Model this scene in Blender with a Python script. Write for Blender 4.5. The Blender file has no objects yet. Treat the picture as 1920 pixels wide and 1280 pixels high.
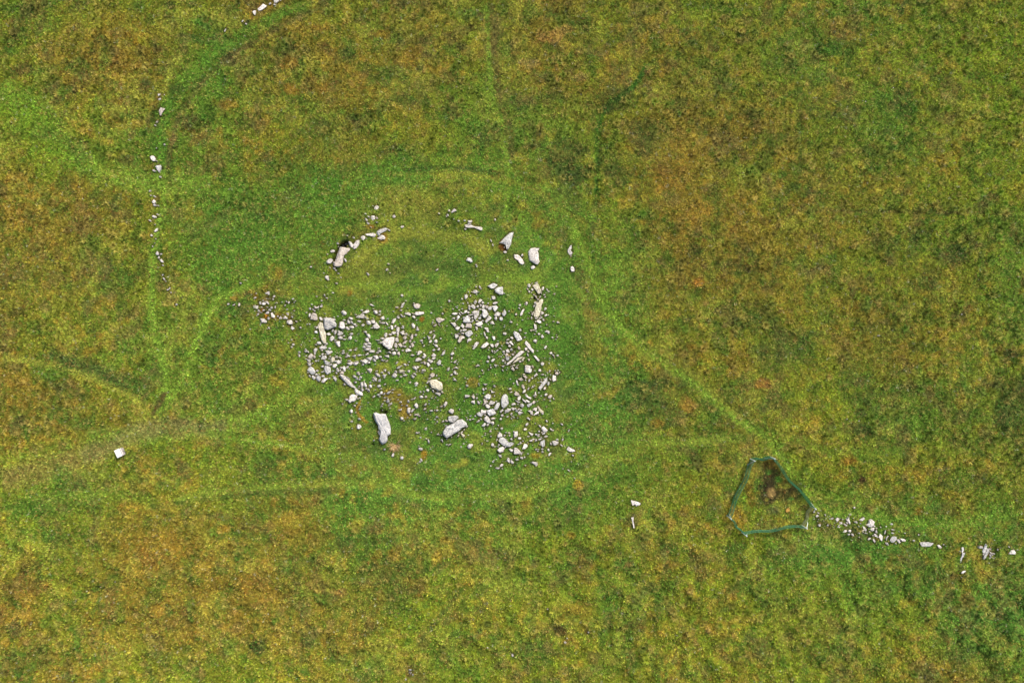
import bpy, bmesh, math, random
import numpy as np
from mathutils import Vector, Matrix

C = bpy.context.scene.collection
sc = bpy.context.scene
# ------------------------------------------------------------------ camera
H = 51.2                 # flying height above the moor, metres
cam_d = bpy.data.cameras.new('camera'); cam = bpy.data.objects.new('camera', cam_d); C.objects.link(cam)
cam_d.sensor_width = 36; cam_d.lens = 24; cam_d.clip_start = 0.5; cam_d.clip_end = 3000
cam.location = (0, 0, H); cam.rotation_euler = (0, 0, 0)
sc.camera = cam
# ------------------------------------------------------------------ sky and sun (bright overcast)
SUN_EL, SUN_AZ = math.radians(42), math.radians(35)      # azimuth from +Y towards +X
w = bpy.data.worlds.new('World'); sc.world = w; w.use_nodes = True
nt = w.node_tree; nt.nodes.clear()
sky = nt.nodes.new('ShaderNodeTexSky'); sky.sky_type = 'NISHITA'; sky.sun_disc = False
sky.sun_elevation = SUN_EL; sky.sun_rotation = SUN_AZ; sky.air_density = 1.0; sky.dust_density = 6.0; sky.ozone_density = 0.6
bg = nt.nodes.new('ShaderNodeBackground'); bg.inputs['Strength'].default_value = 0.09
wo = nt.nodes.new('ShaderNodeOutputWorld')
nt.links.new(sky.outputs[0], bg.inputs[0]); nt.links.new(bg.outputs[0], wo.inputs[0])
sd = bpy.data.lights.new('sun', 'SUN'); sun = bpy.data.objects.new('sun', sd); C.objects.link(sun)
sd.energy = 1.5; sd.angle = math.radians(10); sd.color = (1.0, 0.94, 0.84)
sdir = Vector((math.sin(SUN_AZ) * math.cos(SUN_EL), math.cos(SUN_AZ) * math.cos(SUN_EL), math.sin(SUN_EL)))
sun.rotation_euler = sdir.to_track_quat('Z', 'Y').to_euler(); sun.location = (20, 20, 40)
sc.view_settings.view_transform = 'Standard'; sc.view_settings.look = 'None'
sc.view_settings.exposure = 1.0; sc.view_settings.gamma = 1; sc.view_settings.use_curve_mapping = False

# ------------------------------------------------------------------ helpers
PX = 25.0                # survey scale: photo pixels per metre on the ground
def gx(px): return (px - 960) / PX
def gy(py): return (640 - py) / PX
def at(px, py, z=0.0):   # surveyed point seen at height z
    k = (H - z) / H
    return gx(px) * k, gy(py) * k

def lattice(seed, n=256): return np.random.RandomState(seed).rand(n, n).astype(np.float32)
def vnoise(x, y, s, seed):
    L = lattice(seed); u = x / s + 1000.37; v = y / s + 1000.71
    i = np.floor(u).astype(int); j = np.floor(v).astype(int); fu = u - i; fv = v - j
    fu = fu * fu * (3 - 2 * fu); fv = fv * fv * (3 - 2 * fv)
    i0, i1, j0, j1 = i % 256, (i + 1) % 256, j % 256, (j + 1) % 256
    return (L[i0, j0] * (1 - fu) + L[i1, j0] * fu) * (1 - fv) + (L[i0, j1] * (1 - fu) + L[i1, j1] * fu) * fv
def fbm(x, y, s, seed, o=4, g=0.5):
    t = 0; a = 1; n = 0
    for k in range(o):
        c, d = math.cos(k * 1.1 + seed), math.sin(k * 1.1 + seed)
        t = t + a * vnoise(x * c - y * d, x * d + y * c, s, seed * 7 + k); n += a; a *= g; s *= 0.5
    return t / n
def sstep(a, b, t):
    t = np.clip((t - a) / (b - a), 0, 1); return t * t * (3 - 2 * t)
def segdist(px, py, pts):
    d = np.full(px.shape, 1e9, np.float32); side = np.zeros(px.shape, np.float32); prog = np.zeros(px.shape, np.float32)
    for k in range(len(pts) - 1):
        ax, ay = pts[k]; bx, by = pts[k + 1]; ux, uy = bx - ax, by - ay; L2 = ux * ux + uy * uy
        t = np.clip(((px - ax) * ux + (py - ay) * uy) / L2, 0, 1)
        ex, ey = px - ax - t * ux, py - ay - t * uy; q = np.sqrt(ex * ex + ey * ey)
        m = q < d
        d = np.where(m, q, d); side = np.where(m, np.sign(ux * (py - ay) - uy * (px - ax)), side); prog = np.where(m, (k + t) / (len(pts) - 1), prog)
    return d, side, prog
def smooth_line(pts, n=5):
    out = []
    P = [pts[0]] + list(pts) + [pts[-1]]
    for i in range(1, len(P) - 2):
        a, b, c, d = [np.array(q, float) for q in P[i - 1:i + 3]]
        for k in range(n):
            t = k / n
            out.append(tuple(.5 * ((2 * b) + (-a + c) * t + (2 * a - 5 * b + 4 * c - d) * t * t + (-a + 3 * b - 3 * c + d) * t ** 3)))
    out.append(tuple(pts[-1])); return out

# ------------------------------------------------------------------ what grows where (plant colours) and how high the turf is
def srgb(r, g, b):
    f = lambda c: (c / 255 / 12.92) if c <= 10 else ((c / 255 + .055) / 1.055) ** 2.4
    return np.array([f(r), f(g), f(b)], np.float32)
KIND = {'l': srgb(124, 134, 42), 'b': srgb(124, 125, 46), 'o': srgb(136, 124, 47), 'g': srgb(107, 134, 46), 'G': srgb(94, 135, 52),
        'y': srgb(128, 142, 42)}
ROWS = ["ylllolblolylggyy",
        "loogboblblblgyyy",
        "yygglblggloolgyy",
        "oolgggggglolblyy",
        "bblgggGGGgoolllg",
        "blgggGGGGglllolg",
        "oolggGGGGGlbyggl",
        "yglygGGGGglgylly",
        "yloobgggylyyGGgg",
        "olooobylylyyyyGG",
        "loylyllyylyyylog"]
def kindmap(px, py):
    K = np.array([[KIND[c] for c in r] for r in ROWS], np.float32)
    u = np.clip(px / 128, 0, 14.999); v = np.clip(py / 128, 0, 9.999)
    i = np.floor(u).astype(int); j = np.floor(v).astype(int); a = u - i; b = v - j
    a = (a * a * (3 - 2 * a))[..., None]; b = (b * b * (3 - 2 * b))[..., None]
    return (K[j, i] * (1 - a) + K[j, i + 1] * a) * (1 - b) + (K[j + 1, i] * (1 - a) + K[j + 1, i + 1] * a) * b
def blend(c, col, m): return c * (1 - m[..., None]) + col * m[..., None]

LIGHT = srgb(124, 156, 56); YEL = srgb(152, 158, 64); LUSH = srgb(80, 128, 46); BRN = srgb(98, 88, 52); TAN = srgb(170, 150, 84)
DARK = srgb(66, 84, 40); RUST = srgb(156, 124, 48); PEAT = srgb(60, 54, 36)
PATHS = [
 ([(560,600),(570,480),(610,400),(700,340),(850,312),(1000,348),(1100,430),(1150,560),(1130,720),(1070,860),(960,900),(800,905)], 34, srgb(100,144,52), .27, .0),
 ([(400,560),(470,470),(560,400),(640,340)], 40, srgb(96,140,50), .25, .0),  # points, half width px, colour, strength, sink m
 ([(585,0),(515,34),(445,76),(402,102),(366,136),(330,176),(304,222),(300,270),(300,320),(303,350)], 13, srgb(92,134,46), .55, .02),
 ([(604,12),(540,42),(475,82),(430,108),(395,142),(362,180),(336,216),(322,262),(314,300),(311,345)], 5, srgb(108,98,60), .42, .07),
 ([(311,345),(301,400),(291,450),(283,520),(285,590),(295,640),(308,700),(305,740),(286,776)], 8, LIGHT, .7, .05),
 ([(500,525),(440,545),(402,575),(376,625),(352,690),(322,740),(288,778)], 9, LIGHT, .75, .05),
 ([(310,735),(296,760),(285,778),(262,806)], 5, BRN, .6, .03),
 ([(288,776),(250,814),(180,850),(100,872),(0,887)], 22, YEL*.9, .6, .03),
 ([(150,860),(90,880),(0,905)], 20, srgb(136,124,70), .45, .0),
 ([(0,945),(100,935),(200,925),(300,944)], 14, LIGHT*.8, .4, .02),
 ([(310,942),(400,921),(520,911),(640,905),(720,903),(790,929),(900,926),(1000,922),(1058,902),(1110,876),(1180,842),(1280,829),(1410,821)], 9, srgb(134,156,60), .52, .05),
 ([(280,952),(400,932),(520,922),(640,918)], 6, DARK*1.4, .35, .0),
 ([(160,822),(250,818),(380,806),(480,782),(545,738),(600,700)], 15, LIGHT, .45, .02),
 ([(150,858),(210,836),(270,806),(340,800),(430,806)], 17, srgb(132,128,78), .5, .02),
 ([(380,806),(450,820),(540,834),(600,850),(680,856),(740,900),(785,926)], 8, LIGHT, .5, .03),
 ([(1000,345),(1060,395),(1130,560),(1190,640),(1262,692),(1332,742),(1402,800),(1440,820),(1470,862),(1530,946),(1605,968),(1700,976),(1790,984),(1860,970),(1920,954)], 10, LIGHT, .62, .06),
 ([(1230,640),(1320,720),(1400,790)], 7, YEL*.95, .45, .02),
 ([(1480,820),(1580,850),(1700,845)], 10, LIGHT*.85, .35, .01),
 ([(912,0),(916,100),(923,180),(943,230),(953,320),(950,400)], 5, LIGHT*.95, .75, .04),
 ([(924,10),(928,110),(938,190),(952,235),(960,300)], 7, BRN*1.1, .4, .0),
 ([(0,165),(50,195),(100,240),(150,300),(200,330),(280,342),(400,345)], 22, LIGHT*.95, .6, .03),
 ([(0,200),(60,235),(100,300),(120,330)], 40, srgb(116,150,44), .45, .0),
 ([(60,250),(120,262),(160,305)], 12, DARK*1.5, .3, .0),
 ([(180,196),(230,206),(280,187),(311,165),(322,128),(345,100)], 6, YEL, .6, .02),
 ([(0,668),(80,682),(160,702),(232,736),(272,760)], 7, YEL, .6, .0),
 ([(90,664),(150,684),(230,712),(285,745)], 15, DARK*1.35, .6, .06),
 ([(735,332),(850,326),(950,338),(1012,362),(1052,392),(1105,424)], 5, YEL*.9, .5, .03),
 ([(740,322),(850,316),(940,328)], 5, DARK*1.2, .45, .03),
 ([(1216,120),(1180,170),(1135,205),(1120,260),(1118,400)], 6, LUSH*.75, .7, .1),
 ([(180,940),(175,1060),(195,1160),(202,1280)], 3, DARK*1.4, .3, .05),
 ([(357,1010),(359,1200)], 4, DARK*1.5, .25, .04),
 ([(568,1110),(566,1250)], 3, DARK*1.4, .35, .05),
 ([(1500,150),(1500,330)], 4, DARK*1.6, .3, .03),
 ([(1500,395),(1850,400)], 4, BRN*1.2, .3, .02),
 ([(870,1100),(820,1160),(780,1210)], 4, DARK*1.4, .4, .05),
 ([(665,1120),(668,1270)], 4, DARK*1.4, .35, .05),
 ([(600,545),(680,536),(770,548),(850,530),(950,520),(1060,540)], 9, LIGHT, .45, .02),
 ([(665,505),(690,470),(740,440),(810,440),(880,448),(915,480)], 12, YEL*.95, .5, .0),
 ([(560,545),(600,530),(650,520),(720,525)], 9, srgb(120,138,52), .5, .0),
 ([(700,520),(780,500),(850,505),(900,525)], 14, DARK*1.35, .4, .03),
 ([(680,745),(672,765),(674,775),(682,786),(692,792)], 2.6, srgb(170,130,50), .9, .0),
 ([(1110,560),(1160,520),(1170,440),(1130,380)], 16, LIGHT*.9, .35, .0),
]
BLOBS = [ # x, y, rx, ry, colour, strength
 (740,380,75,40,YEL*.85,.5),(905,470,28,20,YEL,.55),(650,545,20,9,YEL,.7),(658,551,5,5,RUST,.9),(600,810,60,50,YEL*.8,.3),(580,700,22,20,YEL,.5),
 (720,690,18,12,YEL,.6),(755,682,16,9,YEL,.7),(885,716,11,9,srgb(178,140,66),.9),(930,708,13,10,YEL,.7),(1030,690,14,10,YEL,.6),(742,740,22,16,srgb(160,140,60),.6),(760,770,16,14,srgb(165,140,60),.7),
 (792,598,5,6,srgb(165,110,40),.9),(493,582,5,5,srgb(170,120,40),.9),(500,594,6,6,srgb(170,120,40),.9),(480,555,7,7,srgb(150,120,40),.7),(944,462,8,11,srgb(120,82,40),.95),
 (795,852,6,10,srgb(160,130,45),.8),(1002,855,12,6,srgb(150,130,45),.7),(1083,910,8,9,srgb(180,150,50),.6),(870,866,12,10,YEL,.8),(858,872,20,6,YEL,.6),(1450,870,20,10,RUST*.8,.5),
 (700,428,10,5,srgb(165,125,60),.8),(720,448,9,9,srgb(165,140,60),.8),(322,560,12,14,srgb(150,145,70),.8),(263,83,7,8,srgb(165,140,40),.8),(440,560,8,4,srgb(150,110,50),.6),
 (1446,900,20,26,PEAT,.7),(1474,926,32,26,PEAT,.65),(1436,932,20,30,PEAT,.75),(1490,925,14,12,PEAT,.5),(1460,900,8,6,LUSH,.8),(1475,912,7,5,YEL,.7),(1440,885,6,5,LUSH,.6),(1482,935,8,5,LUSH,.6),(1425,915,7,8,DARK,.7),(1468,945,9,5,YEL*.8,.6),(1447,922,7,9,srgb(170,145,92),.9),(1395,935,5,12,srgb(110,160,40),.7),(1450,955,16,12,srgb(84,92,56),.7),(1385,975,14,22,RUST*.8,.6),(1405,930,10,20,RUST*.7,.5),
 (375,796,8,16,DARK,.6),(1045,375,40,30,DARK*1.3,.3),(1300,470,16,14,DARK,.55),(1405,215,20,16,DARK,.5),(1060,300,40,34,DARK*1.1,.6),(1085,330,25,20,DARK*1.1,.5),(1150,185,40,22,DARK*1.1,.5),(1135,205,14,10,DARK*.9,.6),
 (1160,330,30,20,DARK*1.1,.45),(1210,270,24,18,DARK*1.2,.5),(1550,92,34,16,LUSH*.8,.6),(1700,200,24,22,LUSH*.7,.6),(1240,742,60,40,DARK*1.4,.35),(1200,735,40,30,DARK*1.4,.3),(1228,798,30,10,DARK*1.2,.4),
 (1720,440,22,16,DARK*1.05,.6),(1795,475,26,18,DARK*1.05,.6),(1660,460,30,22,DARK*1.2,.4),(1740,530,30,24,DARK*1.2,.4),(1900,770,44,60,DARK*1.1,.55),(1895,665,16,12,DARK*.9,.8),(1480,650,60,40,DARK*1.3,.45),(1420,590,40,26,DARK*1.2,.45),(1350,640,22,20,DARK*1.2,.4),
 (1620,812,16,14,DARK*1.1,.6),(1612,776,9,8,DARK*1.1,.6),(480,1212,18,14,DARK*1.0,.7),(60,1235,50,30,DARK*1.2,.45),(120,1010,22,16,DARK*1.2,.45),(740,1090,60,50,DARK*1.2,.4),(650,1020,20,24,DARK*1.2,.45),(590,1010,20,16,DARK*1.2,.35),
 (500,880,24,22,DARK*1.2,.45),(915,250,24,22,DARK*1.2,.45),(1230,250,40,30,DARK*1.3,.4),(1140,300,20,40,DARK*1.2,.35),(650,105,16,18,DARK*1.1,.5),(330,168,20,10,DARK*1.1,.5),(275,158,10,7,DARK,.6),(358,8,8,6,DARK,.6),(318,12,9,8,DARK,.6),(380,42,16,10,LUSH,.6),
 (28,62,14,12,BRN*.8,.6),(48,132,22,12,BRN*.8,.6),(300,95,16,10,BRN*.9,.5),(408,373,8,5,DARK*.9,.7),(573,97,8,6,DARK*1.1,.7),(485,407,14,10,DARK*1.1,.6),(430,115,16,14,srgb(88,88,52),.6),(350,232,22,16,srgb(92,78,50),.5),
 (548,168,14,12,RUST*1.1,.6),(430,195,14,10,RUST*1.1,.5),(540,120,20,10,RUST,.5),(605,165,14,12,RUST,.5),(1030,68,26,12,srgb(178,140,72),.6),(1060,55,16,10,srgb(160,130,70),.5),(990,118,20,8,srgb(165,142,84),.5),(1085,145,14,8,srgb(165,142,84),.5),
 (710,62,20,12,RUST,.5),(770,110,30,20,RUST,.45),(1260,300,40,50,RUST,.2),(1240,340,20,16,srgb(150,118,48),.3),(1310,530,14,9,srgb(176,130,56),.7),(1380,680,30,40,RUST,.35),(1430,720,14,10,srgb(170,110,60),.5),(1390,410,60,50,RUST,.3),
 (1290,760,14,16,srgb(165,130,58),.6),(1230,795,14,8,RUST,.5),(1085,1140,30,14,RUST,.4),(640,1110,14,10,srgb(170,130,80),.5),(480,1110,60,30,RUST,.35),(300,1030,60,40,RUST,.4),(420,990,16,10,srgb(160,128,48),.6),(50,1100,50,20,srgb(110,86,44),.5),(60,1060,20,14,srgb(84,78,42),.5),
 (1048,1180,12,14,srgb(92,76,42),.7),(1100,1182,10,8,srgb(84,74,38),.6),(1200,1172,16,12,srgb(96,84,44),.5),(1160,1182,6,5,srgb(82,72,40),.5),(1070,1005,10,8,RUST,.5),(1560,1218,60,18,DARK*1.3,.4),(1800,1230,30,20,DARK*1.2,.4),(1780,930,20,12,RUST,.4),(1720,958,10,8,srgb(170,128,48),.7),
 (1590,865,14,10,srgb(165,125,48),.6),(1615,900,7,7,srgb(70,52,34),.8),(1620,925,10,12,YEL,.5),(560,985,60,50,RUST,.3),(250,950,30,14,RUST,.35),(930,390,14,10,DARK*1.3,.4),(835,650,90,70,LUSH,.3),(875,760,30,50,LUSH,.35),(940,705,30,16,LUSH,.6),(745,715,26,12,LUSH,.6),
 (1070,640,30,80,LUSH,.35),(1000,600,80,60,LUSH,.25),(430,450,120,80,LUSH*1.05,.3),(470,640,80,60,LUSH*1.05,.25),(720,330,100,26,LUSH*1.05,.45),(560,350,60,40,LUSH,.35),(640,380,70,50,LUSH*1.1,.35),(1560,930,60,20,LUSH,.3),(1880,1000,60,60,LUSH*1.1,.3),(1640,1120,60,50,LUSH*1.05,.3),
 (1180,1110,80,60,LUSH*1.1,.25),(700,1250,40,26,LUSH,.35),(430,1210,20,20,LUSH,.4),(100,700,30,20,LUSH*.9,.3),(50,955,50,16,LUSH*.85,.5),(120,890,20,20,LUSH,.4),(60,1000,60,16,LUSH,.3),(650,1000,30,14,LUSH,.3),(1750,70,90,60,srgb(108,142,36),.35),(1880,160,50,120,srgb(112,144,36),.35),(1700,980,200,60,LUSH*1.1,.2),
]
rs = random.Random(5)
PALE = []
for (x0, y0, x1, y1, n) in [(960,40,1230,180,34),(600,100,900,260,22),(380,1050,700,1240,60),(1280,900,1910,1270,80),(1240,60,1900,560,110),(0,1000,400,1270,34),(1250,560,1900,820,56),(700,1150,1300,1270,40),(0,60,300,200,18),(1500,0,1910,200,40),(1000,1000,1300,1150,20)]:
    for k in range(n):
        PALE.append((rs.uniform(x0, x1), rs.uniform(y0, y1), rs.uniform(3, 7.5), rs.uniform(.35, .8), rs.choice([TAN, srgb(170,150,70), srgb(160,130,76), srgb(150,146,60), srgb(160,150,60), srgb(140,140,48)])))
NETTING = [(1415,864),(1453,860),(1530,954),(1512,990),(1399,1004),(1370,972)]

def growth(X, Y):
    """colour, height, dry-ness of the turf at world X, Y"""
    px0 = X * PX + 960; py0 = 640 - Y * PX
    wx = (fbm(X, Y, 5.0, 11) - .5) * 90 + (fbm(X, Y, 1.2, 13) - .5) * 22
    wy = (fbm(X, Y, 5.0, 12) - .5) * 90 + (fbm(X, Y, 1.2, 14) - .5) * 22
    c = kindmap(px0 + wx, py0 + wy)
    # natural patchiness of species, at several sizes
    n1 = fbm(X, Y, 4.5, 21, 4, .6); n2 = fbm(X, Y, 1.3, 22, 3, .6); n3 = fbm(X, Y, .55, 23, 2, .6)
    ctr = sstep(330, 190, np.hypot((px0 - 830) * .95, py0 - 640))            # lush turf of the ruin
    wild = 1 - .65 * ctr
    c = blend(c, srgb(150, 122, 52), wild * .38 * sstep(.55, .72, n1) * sstep(.42, .6, n2))
    c = blend(c, LUSH * 1.0, wild * .35 * sstep(.47, .32, n1) * sstep(.62, .42, n2))
    c = blend(c, YEL, wild * .45 * sstep(.56, .72, fbm(X, Y, 2.2, 24, 3)))
    c = blend(c, DARK * 1.1, wild * .55 * sstep(.55, .68, fbm(X, Y, 1.7, 25, 3)) * sstep(.40, .58, n3))
    n4 = fbm(X, Y, .9, 61, 3, .6)
    c = blend(c, srgb(168, 150, 60), wild * .5 * sstep(.58, .72, n4) * sstep(.45, .6, n1 + .1))
    c = blend(c, srgb(172, 136, 56), wild * .42 * sstep(.62, .74, fbm(X, Y, .7, 62, 2)) * sstep(.45, .6, n1))
    c = blend(c, srgb(70, 110, 40), wild * .5 * sstep(.58, .70, fbm(X, Y, .9, 63, 3)))
    c = blend(c, srgb(112, 96, 62), wild * .45 * sstep(.60, .74, fbm(X, Y, 1.1, 26, 3)))
    c = blend(c, DARK * 1.25, ctr * .4 * sstep(.52, .66, fbm(X, Y, 1.4, 27, 3)))
    c = blend(c, YEL * .9, ctr * .5 * sstep(.55, .68, fbm(X, Y, 1.5, 28, 3)))
    c = c * (0.78 + .44 * n3)[..., None]
    z = (fbm(X, Y, 14, 31, 3) - .5) * .7 + (n1 - .5) * .3 + (n2 - .5) * .16 * wild + (fbm(X, Y, .8, 32, 2) - .5) * (.18 + .42 * sstep(900, 1150, py0)) * wild
    dens = np.ones(X.shape, np.float32)
    wob = (fbm(X, Y, 2.0, 41, 3) - .5) * 16; edge = fbm(X, Y, .7, 42, 2)
    inside = (px0 > -80) & (px0 < 2000) & (py0 > -80) & (py0 < 1360)
    idx = np.where(inside)
    cx, cy, cc, cz, cd = px0[idx], py0[idx], c[idx], z[idx], dens[idx]; we, ww = edge[idx], wob[idx]
    for pts, hw, col, st, sink in PATHS:
        sp = smooth_line(pts); xs = [p[0] for p in sp]; ys = [p[1] for p in sp]; m = hw * 3 + 12
        s_ = np.where((cx > min(xs) - m) & (cx < max(xs) + m) & (cy > min(ys) - m) & (cy < max(ys) + m))[0]
        d, side, pr = segdist(cx[s_] + ww[s_] * .25 * min(1, hw / 8), cy[s_] + ww[s_] * .2 * min(1, hw / 8), sp)
        k = sstep(1.5, .35, d / hw + (we[s_] - .5) * .95) * min(1, st * 1.5) * (.68 + .32 * sstep(.36, .52, fbm(cx[s_] / PX, cy[s_] / PX, 1.1, 71, 3))) * (sstep(0, .04, pr) * sstep(1, .96, pr))
        cc[s_] = blend(cc[s_], col * (.85 + .3 * we[s_])[..., None], k)
        cz[s_] -= sink * sstep(1.6, .3, d / hw); cd[s_] *= 1 - .35 * k * (hw < 14)
    for x, y, rx, ry, col, st in BLOBS:
        m = 2.0; s_ = np.where((np.abs(cx - x) < rx * m) & (np.abs(cy - y) < ry * m))[0]
        q = np.sqrt(((cx[s_] - x) / rx) ** 2 + ((cy[s_] - y) / ry) ** 2) + (we[s_] - .5) * 1.1
        k = sstep(1.3, .55, q) * min(1, st * 1.2)
        cc[s_] = blend(cc[s_], col * (.75 + .5 * we[s_])[..., None], k)
        if col is PEAT: cd[s_] *= 1 - .7 * k
    for x, y, r, st, col in PALE:                                           # raised grass tussocks, paler towards the top
        s_ = np.where((np.abs(cx - x) < r * 2) & (np.abs(cy - y) < r * 2))[0]
        q = np.hypot(cx[s_] - x, cy[s_] - y) / r + (we[s_] - .5) * .7
        k = sstep(1.3, .1, q); cc[s_] = blend(cc[s_], col, k * st); cz[s_] += .10 * k
    # hollow dug beside the long slab at the upper left
    d, side, pr = segdist(cx, cy, [(650, 457), (641, 463), (633, 478), (628, 491)])
    k = sstep(6.5, 3.0, d); cz -= .75 * k; cc = blend(cc, srgb(60, 48, 34), k); cd *= 1 - k  # pit is real relief; its shade is also painted in as dark earth brown
    for hx, hy, hr in [(716,770,5),(724,772,5),(712,787,3),(1003,560,4),(700,832,4)]:
        k = sstep(hr, hr * .4, np.hypot(cx - hx, cy - hy)); cz -= .3 * k; cc = blend(cc, srgb(66, 50, 36), k * .8); cd *= 1 - k
    c[idx] = cc; z[idx] = cz; dens[idx] = cd
    # low bank round the inner hollow of the tomb
    r = np.hypot(px0 - 820, (py0 - 560) * .9); z += .35 * np.exp(-((r - 150) / 60) ** 2) + .2 * np.exp(-(np.hypot(px0 - 820, py0 - 660) / 200) ** 2)
    c = c * np.array([1.0, 1.015, 1.0], np.float32)
    return c.astype(np.float32), z.astype(np.float32), dens

def ground_z(x, y):
    _, z, _ = growth(np.array([float(x)]), np.array([float(y)])); return float(z[0])

# ------------------------------------------------------------------ materials
def mat(name): 
    m = bpy.data.materials.new(name); m.use_nodes = True; n = m.node_tree; b = n.nodes['Principled BSDF']; return m, n, b
def N(n, t, **k):
    o = n.nodes.new(t)
    for a, v in k.items(): setattr(o, a, v)
    return o
def noise(n, co, scale, detail=4, rough=.6):
    t = N(n, 'ShaderNodeTexNoise'); t.inputs['Scale'].default_value = scale; t.inputs['Detail'].default_value = detail; t.inputs['Roughness'].default_value = rough
    n.links.new(co, t.inputs['Vector']); return t.outputs['Fac']
def ramp(n, fac, stops):
    r = N(n, 'ShaderNodeValToRGB'); e = r.color_ramp.elements
    while len(e) < len(stops): e.new(.5)
    for q, (p, c) in zip(e, stops): q.position = p; q.color = (*c, 1) if len(c) == 3 else c
    n.links.new(fac, r.inputs[0]); return r.outputs[0]
def mix(n, mode, fac, a, b):
    m = N(n, 'ShaderNodeMix', data_type='RGBA', blend_type=mode)
    for s, v in ((0, fac), (6, a), (7, b)):
        if hasattr(v, 'name') and hasattr(v, 'is_output'): n.links.new(v, m.inputs[s])
        elif s == 0: m.inputs[s].default_value = v
        else: m.inputs[s].default_value = (*v, 1) if len(v) == 3 else v
    return m.outputs[2]

def turf_material():
    m, n, b = mat('turf'); b.inputs['Roughness'].default_value = .95; b.inputs['Specular IOR Level'].default_value = .1
    a = N(n, 'ShaderNodeAttribute', attribute_name='plant'); co = N(n, 'ShaderNodeNewGeometry').outputs['Position']
    f1 = noise(n, co, 5.5, 5, .75); f2 = noise(n, co, 14, 2, .6)
    k = ramp(n, f1, [(.30, (.35, .35, .35)), (.5, (.95, .95, .95)), (.68, (1.7, 1.65, 1.5))])
    c = mix(n, 'MULTIPLY', 1.0, a.outputs['Color'], k)
    c = mix(n, 'MULTIPLY', .8, c, ramp(n, f2, [(.3, (.5, .5, .5)), (.7, (1.45, 1.4, 1.3))]))
    n.links.new(c, b.inputs['Base Color'])
    bp = N(n, 'ShaderNodeBump'); bp.inputs['Strength'].default_value = .8; bp.inputs['Distance'].default_value = .08; n.links.new(f1, bp.inputs['Height']); n.links.new(bp.outputs[0], b.inputs['Normal'])
    return m
def blade_material(gain=1.0, name='grass_blade'):
    m, n, b = mat(name); b.inputs['Roughness'].default_value = .7; b.inputs['Specular IOR Level'].default_value = .2
    a = N(n, 'ShaderNodeAttribute', attribute_name='plant', attribute_type='INSTANCER')
    g = N(n, 'ShaderNodeVectorMath', operation='SCALE'); n.links.new(a.outputs['Color'], g.inputs[0]); g.inputs['Scale'].default_value = gain
    n.links.new(g.outputs[0], b.inputs['Base Color']); return m
TONES = {'s': ((.55,.55,.56), (.80,.80,.80), (.40,.40,.40)), 'w': ((.48,.455,.43), (.86,.825,.785), (.30,.275,.24)), 'g': ((.38,.38,.375), (.76,.76,.74), (.20,.20,.195)),
         't': ((.42,.37,.32), (.76,.70,.64), (.24,.19,.15)), 'y': ((.44,.41,.31), (.78,.74,.58), (.28,.25,.17)), 'o': ((.42,.24,.05), (.62,.40,.09), (.28,.15,.04))}
def stone_material(k):
    dk, lt, pit = TONES[k]
    m, n, b = mat('stone_' + {'s':'smooth','w':'white','g':'grey','t':'brown','y':'cream','o':'orange'}[k]); b.inputs['Roughness'].default_value = .9; b.inputs['Specular IOR Level'].default_value = .25
    co = N(n, 'ShaderNodeNewGeometry').outputs['Position']; oi = N(n, 'ShaderNodeObjectInfo')
    f1 = noise(n, co, 3.2, 6, .65); f2 = noise(n, co, 11, 5, .7); f3 = noise(n, co, 30, 3, .6)
    f4 = noise(n, co, 6.5, 6, .7); c = mix(n, 'MIX', ramp(n, f4, [(.40, (0, 0, 0)), (.56, (1, 1, 1))]), dk, lt); c = mix(n, 'MIX', ramp(n, f1, [(.42, (.55, .55, .55)), (.62, (0, 0, 0))]), c, dk)
    c = mix(n, 'MIX', ramp(n, f2, [(.38, (1, 1, 1)), (.47, (0, 0, 0))]), c, pit)
    c = mix(n, 'MULTIPLY', .7, c, ramp(n, f3, [(.3, (.55, .55, .55)), (.65, (1.15, 1.15, 1.12))]))
    v = N(n, 'ShaderNodeMapRange'); n.links.new(oi.outputs['Random'], v.inputs[0]); v.inputs[3].default_value = .8; v.inputs[4].default_value = 1.15
    s = N(n, 'ShaderNodeVectorMath', operation='SCALE'); n.links.new(c, s.inputs[0]); n.links.new(v.outputs[0], s.inputs['Scale'])
    n.links.new(s.outputs[0], b.inputs['Base Color'])
    bp = N(n, 'ShaderNodeBump'); bp.inputs['Strength'].default_value = .7; bp.inputs['Distance'].default_value = .05; n.links.new(f2, bp.inputs['Height']); n.links.new(bp.outputs[0], b.inputs['Normal'])
    return m
def plain(name, col, rough=.7, var=.25, sc_=12):
    m, n, b = mat(name); b.inputs['Roughness'].default_value = rough
    co = N(n, 'ShaderNodeNewGeometry').outputs['Position']; f = noise(n, co, sc_, 4)
    c = ramp(n, f, [(.3, tuple(x * (1 - var) for x in col)), (.7, tuple(min(1, x * (1 + var)) for x in col))]); n.links.new(c, b.inputs['Base Color']); return m
M_TURF = turf_material(); M_STONE = {k: stone_material(k) for k in TONES}

def tag(o, **k):
    for a, v in k.items(): o[a] = v
    return o
def link_mesh(name, verts, faces, material, parent=None):
    me = bpy.data.meshes.new(name); me.from_pydata(verts, [], faces); me.update()
    if material: me.materials.append(material)
    o = bpy.data.objects.new(name, me); C.objects.link(o); o.parent = parent; return o

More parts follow.
